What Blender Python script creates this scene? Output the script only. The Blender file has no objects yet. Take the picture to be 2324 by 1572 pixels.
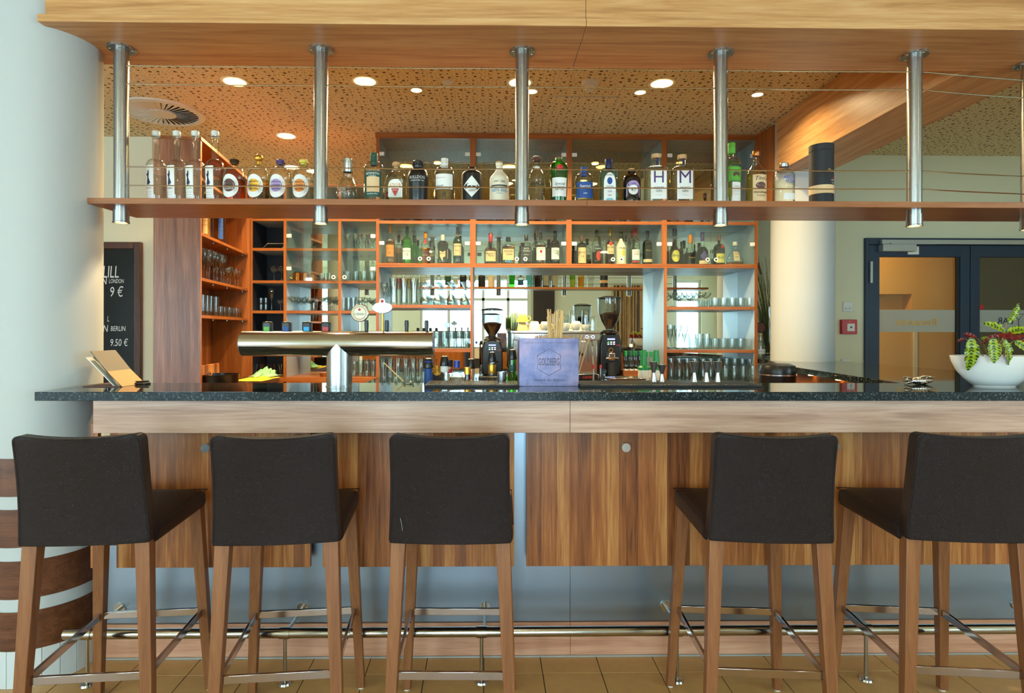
import bpy, math, random
from mathutils import Vector, Matrix
random.seed(7)
PI = math.pi
SC = bpy.context.scene
COL = SC.collection
# ------------------------------------------------------------------ camera
F, PU, PV, YAW, ROLL, CH = 1360.0, 1125.0, 750.0, 0.01445, 0.0016, 1.42
cam = bpy.data.cameras.new('camera')
cam.sensor_width = 36.0
cam.lens = 36.0 * F / 2324.0
cam.shift_x = (1162.0 - PU) / 2324.0
cam.shift_y = -(786.0 - PV) / 2324.0
cam.clip_start = 0.05
cam_o = bpy.data.objects.new('camera', cam)
COL.objects.link(cam_o)
cam_o.matrix_world = Matrix.Translation((0, 0, CH)) @ Matrix.Rotation(-YAW, 4, 'Z') @ Matrix.Rotation(PI / 2, 4, 'X') @ Matrix.Rotation(ROLL, 4, 'Z')
SC.camera = cam_o
SC.view_settings.view_transform = 'Standard'
SC.view_settings.look = 'None'
SC.view_settings.gamma = 1.0
SC.view_settings.use_curve_mapping = False
SC.view_settings.exposure = 0.05
SC.cycles.use_denoising = True
SC.cycles.max_bounces = 10
SC.cycles.diffuse_bounces = 3
SC.cycles.glossy_bounces = 5
SC.cycles.transmission_bounces = 4
SC.cycles.transparent_max_bounces = 40
SC.cycles.caustics_reflective = False
SC.cycles.caustics_refractive = False
SC.cycles.sample_clamp_indirect = 4.0
# ------------------------------------------------------------------ daylight (through the windows of the room)
SKY = 18.5
world = bpy.data.worlds.new('sky'); SC.world = world
world.use_nodes = True
world.node_tree.nodes['Background'].inputs[0].default_value = (0.60, 0.82, 1.0, 1)
world.node_tree.nodes['Background'].inputs[1].default_value = SKY
WARM = (1.0, 0.79, 0.43)
def area(name, loc, rot, sx, sy, power, col, portal=False, spread=PI, shape='RECTANGLE'):
    l = bpy.data.lights.new(name, 'AREA'); l.shape = shape; l.size = sx; l.size_y = sy
    l.energy = power; l.color = col; l.spread = spread
    if portal: l.cycles.is_portal = True
    o = bpy.data.objects.new(name, l); COL.objects.link(o)
    o.location = loc; o.rotation_euler = rot
    return o
REAR_Y, LEFT_X, RIGHT_X, CEIL = -5.0, -6.0, 6.3, 3.05
# window openings: rear wall (x0, x1, z0, z1) and left wall (y0, y1, z0, z1)
REAR_WIN = [(-5.4, -3.7, 0.25, 2.8), (-1.75, 1.12, 0.05, 2.8), (4.9, 5.6, 0.6, 2.75)]
RIGHT_WIN = [(-4.2, -3.4, 0.6, 2.6), (-1.5, 0.1, 0.6, 2.8)]
LEFT_WIN = [(-4.6, -3.0, 0.1, 2.8), (-2.4, -0.9, 0.1, 2.8)]
for a in REAR_WIN:
    area('window_portal', ((a[0]+a[1])/2, REAR_Y-0.12, (a[2]+a[3])/2), (PI/2, 0, 0), a[1]-a[0], a[3]-a[2], 1, (1, 1, 1), True)
for a in RIGHT_WIN:
    area('window_portal', (RIGHT_X+0.12, (a[0]+a[1])/2, (a[2]+a[3])/2), (PI/2, 0, PI/2), a[1]-a[0], a[3]-a[2], 1, (1, 1, 1), True)
for a in LEFT_WIN:
    area('window_portal', (LEFT_X-0.12, (a[0]+a[1])/2, (a[2]+a[3])/2), (PI/2, 0, -PI/2), a[1]-a[0], a[3]-a[2], 1, (1, 1, 1), True)

# ------------------------------------------------------------------ pixel -> place on a depth plane
def PXZ(u, v, Y):
    du, dv = u - PU, v - PV
    uu, vv = du + ROLL * dv, dv - ROLL * du
    dx = uu / F * math.cos(YAW) + math.sin(YAW); dy = math.cos(YAW) - uu / F * math.sin(YAW)
    return dx / dy * Y, CH - vv / F / dy * Y
def PX(u, Y, v=750): return PXZ(u, v, Y)[0]
def PZ(v, Y, u=1125): return PXZ(u, v, Y)[1]

# ------------------------------------------------------------------ mesh helpers
class MB:
    def __init__(s): s.v = []; s.f = []
    def add(s, vs, fs):
        o = len(s.v); s.v += [tuple(p) for p in vs]; s.f += [tuple(i + o for i in f) for f in fs]; return s
    def box(s, x0, x1, y0, y1, z0, z1):
        return s.add([(x0,y0,z0),(x1,y0,z0),(x1,y1,z0),(x0,y1,z0),(x0,y0,z1),(x1,y0,z1),(x1,y1,z1),(x0,y1,z1)],
                     [(0,3,2,1),(4,5,6,7),(0,1,5,4),(1,2,6,5),(2,3,7,6),(3,0,4,7)])
    def hexa(s, lo, hi):   # two quads (bottom, top), counter-clockwise from above
        return s.add(list(lo) + list(hi), [(3,2,1,0),(4,5,6,7),(0,1,5,4),(1,2,6,5),(2,3,7,6),(3,0,4,7)])
    def cyl(s, p0, p1, r0, r1=None, n=16, caps=True):
        r1 = r0 if r1 is None else r1
        a, b = Vector(p0), Vector(p1); d = (b - a).normalized()
        t = Vector((0,0,1)) if abs(d.z) < 0.9 else Vector((1,0,0))
        e = d.cross(t).normalized(); g = d.cross(e)
        vs = []
        for c, r in ((a, r0), (b, r1)):
            for i in range(n):
                w = 2*PI*i/n; vs.append(c + e*math.cos(w)*r + g*math.sin(w)*r)
        fs = [(i, n+i, n+(i+1)%n, (i+1)%n) for i in range(n)]
        if caps: fs += [tuple(range(n)), tuple(range(2*n-1, n-1, -1))]
        return s.add(vs, fs)
    def lathe(s, prof, n=20, cx=0, cy=0, z0=0, p=2.0, q=1.0):
        vs, fs, prev = [], [], None
        for r, z in prof:
            if r < 1e-5: ring = [len(vs)]; vs.append((cx, cy, z0+z))
            else:
                ring = list(range(len(vs), len(vs)+n))
                for i in range(n):
                    w = 2*PI*(i+0.5)/n; c, sn = math.cos(w), math.sin(w)
                    if p != 2.0: k = (abs(c)**p + abs(sn)**p) ** (-1.0/p); c *= k; sn *= k
                    vs.append((cx + r*c, cy + r*q*sn, z0+z))
            if prev is not None:
                if len(prev) == 1 and len(ring) > 1: fs += [(prev[0], ring[(i+1)%n], ring[i]) for i in range(n)]
                elif len(ring) == 1 and len(prev) > 1: fs += [(ring[0], prev[i], prev[(i+1)%n]) for i in range(n)]
                elif len(ring) > 1: fs += [(prev[i], prev[(i+1)%n], ring[(i+1)%n], ring[i]) for i in range(n)]
            prev = ring
        return s.add(vs, fs)
    def tube(s, pts, r, n=8, closed=False, rr=None):
        pts = [Vector(p) for p in pts]; m = len(pts); vs, fs = [], []
        for j, c in enumerate(pts):
            a = pts[(j-1) % m] if (closed or j) else c; b = pts[(j+1) % m] if (closed or j < m-1) else c
            d = (b - a).normalized()
            t = Vector((0,0,1)) if abs(d.z) < 0.95 else Vector((0,1,0))
            e = d.cross(t).normalized(); g = d.cross(e); q = r if rr is None else rr[j]
            vs += [c + e*math.cos(2*PI*i/n)*q + g*math.sin(2*PI*i/n)*q for i in range(n)]
        for j in range(m if closed else m-1):
            k = (j+1) % m
            fs += [(j*n+i, k*n+i, k*n+(i+1)%n, j*n+(i+1)%n) for i in range(n)]
        if not closed: fs += [tuple(range(n)), tuple(range(m*n-1, (m-1)*n-1, -1))]
        return s.add(vs, fs)
    def prism(s, poly, y0, y1):      # polygon in x,z (counter-clockwise seen from -y), extruded along y
        n = len(poly)
        vs = [(x, y0, z) for x, z in poly] + [(x, y1, z) for x, z in poly]
        return s.add(vs, [tuple(range(n)), tuple(range(2*n-1, n-1, -1))] + [((i+1)%n, i, n+i, n+(i+1)%n) for i in range(n)])
    def slab(s, poly, z0, z1):       # polygon in x,y (counter-clockwise from above)
        n = len(poly)
        vs = [(x, y, z0) for x, y in poly] + [(x, y, z1) for x, y in poly]
        return s.add(vs, [tuple(range(n-1, -1, -1)), tuple(range(n, 2*n))] + [(i, (i+1)%n, n+(i+1)%n, n+i) for i in range(n)])
    def grid(s, fn, nu, nv):
        vs = [fn(i/nu, j/nv) for j in range(nv+1) for i in range(nu+1)]
        return s.add(vs, [(j*(nu+1)+i, j*(nu+1)+i+1, (j+1)*(nu+1)+i+1, (j+1)*(nu+1)+i) for j in range(nv) for i in range(nu)])
    def xf(s, m):
        s.v = [tuple(m @ Vector(p)) for p in s.v]; return s
    def mesh(s, name, mat, smooth=True, ang=35):
        me = bpy.data.meshes.new(name); me.from_pydata(s.v, [], s.f); me.update()
        if mat is not None: me.materials.append(mat)
        if smooth:
            me.polygons.foreach_set('use_smooth', [True]*len(me.polygons))
            me.set_sharp_from_angle(angle=math.radians(ang))
        return me
def link(name, me, parent=None, loc=None, rot=None):
    o = bpy.data.objects.new(name, me); COL.objects.link(o)
    if parent is not None: o.parent = parent
    if loc is not None: o.location = loc
    if rot is not None: o.rotation_euler = rot
    return o
def part(name, mb, mat, parent=None, bevel=0, smooth=True, loc=None, rot=None, ang=35, seg=2):
    me = mb if isinstance(mb, bpy.types.Mesh) else mb.mesh(name, mat, smooth, ang)
    o = link(name, me, parent, loc, rot)
    if bevel:
        m = o.modifiers.new('bevel', 'BEVEL'); m.width = bevel; m.segments = seg; m.limit_method = 'ANGLE'; m.angle_limit = math.radians(40)
    return o
def tag(o, label, cat, group=None, kind=None):
    o['label'] = label; o['category'] = cat
    if group: o['group'] = group
    if kind: o['kind'] = kind
    return o
def thing(name, label, cat, loc=(0,0,0), rotz=0, group=None, kind=None):
    o = bpy.data.objects.new(name, None); COL.objects.link(o); o.empty_display_size = 0.05
    o.location = loc; o.rotation_euler = (0, 0, rotz)
    return tag(o, label, cat, group, kind)
def struct(name, mb, mat, label, cat, bevel=0, parent=None, smooth=True):
    o = part(name, mb, mat, parent, bevel, smooth)
    if parent is None: tag(o, label, cat, None, 'structure')
    return o

# ------------------------------------------------------------------ lettering (built-in font, turned into flat meshes)
_txt = {}
def text_data(s, shear=0.0, bold=0.0):
    k = (s, shear, bold)
    if k not in _txt:
        cu = bpy.data.curves.new('lettering', 'FONT'); cu.body = s; cu.align_x = 'CENTER'; cu.align_y = 'CENTER'
        cu.size = 1.0; cu.shear = shear; cu.resolution_u = 2; cu.offset = 0.0
        o = bpy.data.objects.new('lettering', cu)
        me = o.to_mesh()
        vs = [tuple(v.co) for v in me.vertices]; fs = [tuple(p.vertices) for p in me.polygons]
        o.to_mesh_clear(); bpy.data.objects.remove(o); bpy.data.curves.remove(cu)
        _txt[k] = (vs, fs)
    return _txt[k]
def text_mb(s, width=None, size=None, fn=None, shear=0.0, bold=0.0, squash=1.0, mirror=False):
    vs, fs = text_data(s, shear, bold)
    w = max(v[0] for v in vs) - min(v[0] for v in vs) if vs else 1
    k = size if size else width / w
    kz = k * squash
    sg = -1 if mirror else 1
    mb = MB(); mb.add([fn(sg*v[0]*k, v[1]*kz) for v in vs], fs if not mirror else [f[::-1] for f in fs]); return mb
# ------------------------------------------------------------------ materials
def lin(c):
    return tuple((x/255/12.92 if x/255 <= 0.04045 else ((x/255+0.055)/1.055)**2.4) for x in c)
def newmat(name):
    m = bpy.data.materials.new(name); m.use_nodes = True
    nt = m.node_tree; return m, nt, nt.nodes['Principled BSDF'], nt.nodes['Material Output']
def N(nt, t, **kw):
    n = nt.nodes.new(t)
    for k, v in kw.items():
        if k.startswith('i_'):
            n.inputs[int(k[2:]) if k[2:].isdigit() else k[2:].replace('_', ' ')].default_value = v
        else: setattr(n, k, v)
    return n
def plain(name, c, rough=0.5, metal=0.0, spec=0.5, emit=0, ecol=None, noise=0.0, nscale=20, bump=0.0, coat=0.0):
    m, nt, b, o = newmat(name); L = nt.links.new
    col = lin(c) + (1,)
    b.inputs['Base Color'].default_value = col
    b.inputs['Roughness'].default_value = rough; b.inputs['Metallic'].default_value = metal
    b.inputs['Specular IOR Level'].default_value = spec
    if coat: b.inputs['Coat Weight'].default_value = coat; b.inputs['Coat Roughness'].default_value = 0.05
    if emit:
        b.inputs['Emission Color'].default_value = lin(ecol or c) + (1,); b.inputs['Emission Strength'].default_value = emit
    if noise or bump:
        tc = N(nt, 'ShaderNodeTexCoord'); nz = N(nt, 'ShaderNodeTexNoise', i_Scale=nscale, i_Detail=5.0); L(tc.outputs['Object'], nz.inputs['Vector'])
        if noise:
            mx = N(nt, 'ShaderNodeMix', data_type='RGBA'); mx.inputs[6].default_value = tuple(x*(1-noise) for x in col[:3]) + (1,)
            mx.inputs[7].default_value = tuple(min(1, x*(1+noise)) for x in col[:3]) + (1,)
            L(nz.outputs[0], mx.inputs[0]); L(mx.outputs[2], b.inputs['Base Color'])
        if bump:
            bp = N(nt, 'ShaderNodeBump', i_Strength=bump, i_Distance=0.002); L(nz.outputs[0], bp.inputs['Height']); L(bp.outputs[0], b.inputs['Normal'])
    return m
def ramp(nt, stops):
    r = N(nt, 'ShaderNodeValToRGB'); e = r.color_ramp.elements
    while len(e) < len(stops): e.new(0.5)
    for el, (p, c) in zip(e, stops): el.position = p; el.color = tuple(c) + (1,)
    return r
def wood(name, cols, axis='X', scale=1.0, rough=0.38, strips=0.0, stripvar=0.5, coat=0.0, spec=0.4):
    """laminate grain running along axis; strips = width in metres of glued staves (0 = none)"""
    m, nt, b, o = newmat(name); L = nt.links.new
    tc = N(nt, 'ShaderNodeTexCoord'); mp = N(nt, 'ShaderNodeMapping')
    s = [26*scale]*3; s['XYZ'.index(axis)] = 1.3*scale
    mp.inputs['Scale'].default_value = s
    L(tc.outputs['Object'], mp.inputs['Vector'])
    vec = mp.outputs[0]
    nz = N(nt, 'ShaderNodeTexNoise', i_Scale=1.0, i_Detail=7.0, i_Roughness=0.62, i_Distortion=0.9)
    fine = N(nt, 'ShaderNodeTexNoise', i_Scale=6.0, i_Detail=4.0)
    if strips:
        sx = N(nt, 'ShaderNodeSeparateXYZ'); L(tc.outputs['Object'], sx.inputs[0])
        dv = N(nt, 'ShaderNodeMath', operation='ADD')
        L(sx.outputs[0], dv.inputs[0]); L(sx.outputs[1], dv.inputs[1])
        if axis == 'X': L(sx.outputs[2], dv.inputs[0])
        vo = N(nt, 'ShaderNodeTexVoronoi', voronoi_dimensions='1D', i_Scale=1.0/strips); L(dv.outputs[0], vo.inputs['W'])
        sc = N(nt, 'ShaderNodeSeparateColor'); L(vo.outputs['Color'], sc.inputs[0])
        cb = N(nt, 'ShaderNodeVectorMath', operation='ADD'); 
        sl = N(nt, 'ShaderNodeVectorMath', operation='SCALE'); sl.inputs['Scale'].default_value = 7.0
        L(vo.outputs['Color'], sl.inputs[0]); L(vec, cb.inputs[0]); L(sl.outputs[0], cb.inputs[1]); vec = cb.outputs[0]
    L(vec, nz.inputs['Vector']); L(vec, fine.inputs['Vector'])
    mixf = N(nt, 'ShaderNodeMix', data_type='FLOAT'); mixf.inputs[0].default_value = 0.3
    L(nz.outputs[0], mixf.inputs[2]); L(fine.outputs[0], mixf.inputs[3])
    fac = mixf.outputs[0]
    if strips:
        ma = N(nt, 'ShaderNodeMath', operation='MULTIPLY_ADD'); ma.inputs[1].default_value = stripvar; ma.inputs[2].default_value = -stripvar/2
        L(sc.outputs[0], ma.inputs[0]); ad = N(nt, 'ShaderNodeMath', operation='ADD'); L(fac, ad.inputs[0]); L(ma.outputs[0], ad.inputs[1]); fac = ad.outputs[0]
    c = [lin(x) for x in cols]
    r = ramp(nt, [(0.28, c[0]), (0.5, c[1]), (0.72, c[2])]); L(fac, r.inputs[0])
    L(r.outputs[0], b.inputs['Base Color'])
    b.inputs['Roughness'].default_value = rough; b.inputs['Specular IOR Level'].default_value = spec
    bp = N(nt, 'ShaderNodeBump', i_Strength=0.08, i_Distance=0.001); L(fine.outputs[0], bp.inputs['Height']); L(bp.outputs[0], b.inputs['Normal'])
    if coat: b.inputs['Coat Weight'].default_value = coat
    return m
def steel(name, c=(190,190,190), rough=0.25, axis='X', aniso=0.0):
    m, nt, b, o = newmat(name); L = nt.links.new
    b.inputs['Base Color'].default_value = lin(c) + (1,); b.inputs['Metallic'].default_value = 1.0
    tc = N(nt, 'ShaderNodeTexCoord'); mp = N(nt, 'ShaderNodeMapping'); s = [900]*3; s['XYZ'.index(axis)] = 12; mp.inputs['Scale'].default_value = s
    nz = N(nt, 'ShaderNodeTexNoise', i_Scale=1.0, i_Detail=3.0); L(tc.outputs['Object'], mp.inputs[0]); L(mp.outputs[0], nz.inputs['Vector'])
    mr = N(nt, 'ShaderNodeMapRange'); mr.inputs[3].default_value = rough*0.75; mr.inputs[4].default_value = rough*1.3
    L(nz.outputs[0], mr.inputs[0]); L(mr.outputs[0], b.inputs['Roughness'])
    return m
def glass(name, tint=(245,250,248), edge=(190,205,200), rough=0.02, ior=1.5, gloss=1.0):
    m, nt, b, o = newmat(name); L = nt.links.new
    nt.nodes.remove(b)
    tr = N(nt, 'ShaderNodeBsdfTransparent'); gl = N(nt, 'ShaderNodeBsdfGlossy'); gl.inputs['Roughness'].default_value = rough
    gl.inputs['Color'].default_value = (gloss, gloss, gloss, 1)
    lw = N(nt, 'ShaderNodeLayerWeight', i_Blend=0.5); mc = N(nt, 'ShaderNodeMix', data_type='RGBA')
    mc.inputs[6].default_value = lin(tint) + (1,); mc.inputs[7].default_value = lin(edge) + (1,)
    pe = N(nt, 'ShaderNodeMath', operation='POWER'); pe.inputs[1].default_value = 2.2; L(lw.outputs['Facing'], pe.inputs[0]); L(pe.outputs[0], mc.inputs[0]); L(mc.outputs[2], tr.inputs[0])
    lf = N(nt, 'ShaderNodeLayerWeight', i_Blend=0.5); pw = N(nt, 'ShaderNodeMath', operation='POWER'); pw.inputs[1].default_value = 4.0; L(lf.outputs['Facing'], pw.inputs[0])
    f0 = ((ior-1)/(ior+1))**2; fr = N(nt, 'ShaderNodeMath', operation='MULTIPLY_ADD'); fr.inputs[1].default_value = 0.95*(1-f0); fr.inputs[2].default_value = f0*1.5; L(pw.outputs[0], fr.inputs[0])
    mx = N(nt, 'ShaderNodeMixShader')
    L(fr.outputs[0], mx.inputs[0]); L(tr.outputs[0], mx.inputs[1]); L(gl.outputs[0], mx.inputs[2]); L(mx.outputs[0], o.inputs[0])
    return m
def leather():
    m, nt, b, o = newmat('brown_leather'); L = nt.links.new
    tc = N(nt, 'ShaderNodeTexCoord'); vo = N(nt, 'ShaderNodeTexVoronoi', feature='DISTANCE_TO_EDGE', i_Scale=270.0)
    wz = N(nt, 'ShaderNodeTexNoise', i_Scale=60.0, i_Detail=2.0); ad = N(nt, 'ShaderNodeVectorMath', operation='MULTIPLY_ADD')
    L(tc.outputs['Object'], wz.inputs['Vector']); L(wz.outputs['Color'], ad.inputs[0]); ad.inputs[1].default_value = (0.008,)*3; L(tc.outputs['Object'], ad.inputs[2])
    L(ad.outputs[0], vo.inputs['Vector'])
    rp = ramp(nt, [(0.0, (0,0,0)), (0.12, (1,1,1))]); L(vo.outputs[0], rp.inputs[0])
    bp = N(nt, 'ShaderNodeBump', i_Strength=0.6, i_Distance=0.0013); L(rp.outputs[0], bp.inputs['Height']); L(bp.outputs[0], b.inputs['Normal'])
    b.inputs['Base Color'].default_value = lin((28, 17, 17)) + (1,)
    b.inputs['Roughness'].default_value = 0.38; b.inputs['Specular IOR Level'].default_value = 0.3
    return m
def granite():
    m, nt, b, o = newmat('black_granite'); L = nt.links.new
    tc = N(nt, 'ShaderNodeTexCoord'); n1 = N(nt, 'ShaderNodeTexNoise', i_Scale=110.0, i_Detail=6.0, i_Roughness=0.75)
    vo = N(nt, 'ShaderNodeTexVoronoi', i_Scale=240.0)
    L(tc.outputs['Object'], n1.inputs['Vector']); L(tc.outputs['Object'], vo.inputs['Vector'])
    r1 = ramp(nt, [(0.36, lin((8,10,10))), (0.54, lin((26,33,33))), (0.72, lin((84,98,98)))]); L(n1.outputs[0], r1.inputs[0])
    sp = N(nt, 'ShaderNodeSeparateColor'); L(vo.outputs['Color'], sp.inputs[0])
    r2 = ramp(nt, [(0.93, (0,0,0)), (0.96, lin((150,160,160)))]); L(sp.outputs[0], r2.inputs[0])
    mx = N(nt, 'ShaderNodeMix', data_type='RGBA', blend_type='ADD'); mx.inputs[0].default_value = 0.3
    L(r1.outputs[0], mx.inputs[6]); L(r2.outputs[0], mx.inputs[7]); L(mx.outputs[2], b.inputs['Base Color'])
    b.inputs['Roughness'].default_value = 0.04; b.inputs['Specular IOR Level'].default_value = 0.6
    return m
def honed():
    m = M['granite'].copy(); m.name = 'honed_granite_edge'; b = m.node_tree.nodes['Principled BSDF']
    b.inputs['Roughness'].default_value = 0.3; b.inputs['Specular IOR Level'].default_value = 0.2; return m
def tinmat():
    m, nt, b, o = newmat('weathered_tin'); L = nt.links.new
    tc = N(nt, 'ShaderNodeTexCoord'); n1 = N(nt, 'ShaderNodeTexNoise', i_Scale=9.0, i_Detail=6.0, i_Roughness=0.6); L(tc.outputs['Object'], n1.inputs['Vector'])
    r = ramp(nt, [(0.3, lin((72,74,104))), (0.5, lin((112,106,132))), (0.68, lin((150,124,138)))]); L(n1.outputs[0], r.inputs[0]); L(r.outputs[0], b.inputs['Base Color'])
    b.inputs['Metallic'].default_value = 0.75
    mr = N(nt, 'ShaderNodeMapRange'); mr.inputs[3].default_value = 0.28; mr.inputs[4].default_value = 0.5; L(n1.outputs[0], mr.inputs[0]); L(mr.outputs[0], b.inputs['Roughness'])
    return m
def perforated(name, c, hole):
    m, nt, b, o = newmat(name); L = nt.links.new
    tc = N(nt, 'ShaderNodeTexCoord'); last = None
    for sc, lo, hi in ((19.0, 0.08, 0.22), (38.0, 0.08, 0.16)):
        vo = N(nt, 'ShaderNodeTexVoronoi', voronoi_dimensions='2D', i_Scale=sc, i_Randomness=0.6); L(tc.outputs['Object'], vo.inputs['Vector'])
        sp = N(nt, 'ShaderNodeSeparateColor'); L(vo.outputs['Color'], sp.inputs[0])
        mr = N(nt, 'ShaderNodeMapRange'); mr.inputs[3].default_value = lo; mr.inputs[4].default_value = hi; L(sp.outputs[0], mr.inputs[0])
        lt = N(nt, 'ShaderNodeMath', operation='LESS_THAN'); L(vo.outputs['Distance'], lt.inputs[0]); L(mr.outputs[0], lt.inputs[1])
        if last is None: last = lt
        else:
            mxm = N(nt, 'ShaderNodeMath', operation='MAXIMUM'); L(last.outputs[0], mxm.inputs[0]); L(lt.outputs[0], mxm.inputs[1]); last = mxm
    mx = N(nt, 'ShaderNodeMix', data_type='RGBA'); mx.inputs[6].default_value = lin(c) + (1,); mx.inputs[7].default_value = lin(hole) + (1,)
    L(last.outputs[0], mx.inputs[0]); L(mx.outputs[2], b.inputs['Base Color']); b.inputs['Roughness'].default_value = 0.9
    bp = N(nt, 'ShaderNodeBump', invert=True, i_Strength=0.5, i_Distance=0.01); L(last.outputs[0], bp.inputs['Height']); L(bp.outputs[0], b.inputs['Normal'])
    return m
def tiled(name, c, g, size, x0, y0):
    m, nt, b, o = newmat(name); L = nt.links.new
    tc = N(nt, 'ShaderNodeTexCoord'); mp = N(nt, 'ShaderNodeMapping'); mp.inputs['Location'].default_value = (-x0, -y0, 0)
    br = N(nt, 'ShaderNodeTexBrick'); br.offset = 0.0; br.inputs['Scale'].default_value = 1.0
    br.inputs['Brick Width'].default_value = size; br.inputs['Row Height'].default_value = size; br.inputs['Mortar Size'].default_value = 0.0022
    br.inputs['Color1'].default_value = lin(c) + (1,); br.inputs['Color2'].default_value = lin(tuple(x*0.95 for x in c)) + (1,); br.inputs['Mortar'].default_value = lin(g) + (1,)
    L(tc.outputs['Object'], mp.inputs[0]); L(mp.outputs[0], br.inputs['Vector']); L(br.outputs[0], b.inputs['Base Color']); b.inputs['Roughness'].default_value = 0.35
    return m
def leafmat():
    m, nt, b, o = newmat('patterned_leaf'); L = nt.links.new
    tc = N(nt, 'ShaderNodeTexCoord'); sx = N(nt, 'ShaderNodeSeparateXYZ'); L(tc.outputs['Object'], sx.inputs[0])
    ab = N(nt, 'ShaderNodeMath', operation='ABSOLUTE'); L(sx.outputs[0], ab.inputs[0])
    sk = N(nt, 'ShaderNodeMath', operation='MULTIPLY_ADD'); sk.inputs[1].default_value = -0.6; L(ab.outputs[0], sk.inputs[0]); L(sx.outputs[1], sk.inputs[2])
    cb = N(nt, 'ShaderNodeCombineXYZ'); 
    kx = N(nt, 'ShaderNodeMath', operation='MULTIPLY'); kx.inputs[1].default_value = 48.0; L(ab.outputs[0], kx.inputs[0])
    ky = N(nt, 'ShaderNodeMath', operation='MULTIPLY'); ky.inputs[1].default_value = 78.0; L(sk.outputs[0], ky.inputs[0])
    L(kx.outputs[0], cb.inputs[0]); L(ky.outputs[0], cb.inputs[1])
    vo = N(nt, 'ShaderNodeTexVoronoi', voronoi_dimensions='2D', i_Scale=1.0, i_Randomness=0.25); L(cb.outputs[0], vo.inputs['Vector'])
    r = ramp(nt, [(0.27, lin((38,72,20))), (0.36, lin((150,166,30)))]); L(vo.outputs['Distance'], r.inputs[0])
    ge = N(nt, 'ShaderNodeNewGeometry'); mx = N(nt, 'ShaderNodeMix', data_type='RGBA'); L(ge.outputs['Backfacing'], mx.inputs[0])
    L(r.outputs[0], mx.inputs[6]); mx.inputs[7].default_value = lin((110,22,26)) + (1,)
    L(mx.outputs[2], b.inputs['Base Color']); b.inputs['Roughness'].default_value = 0.35
    return m
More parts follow.
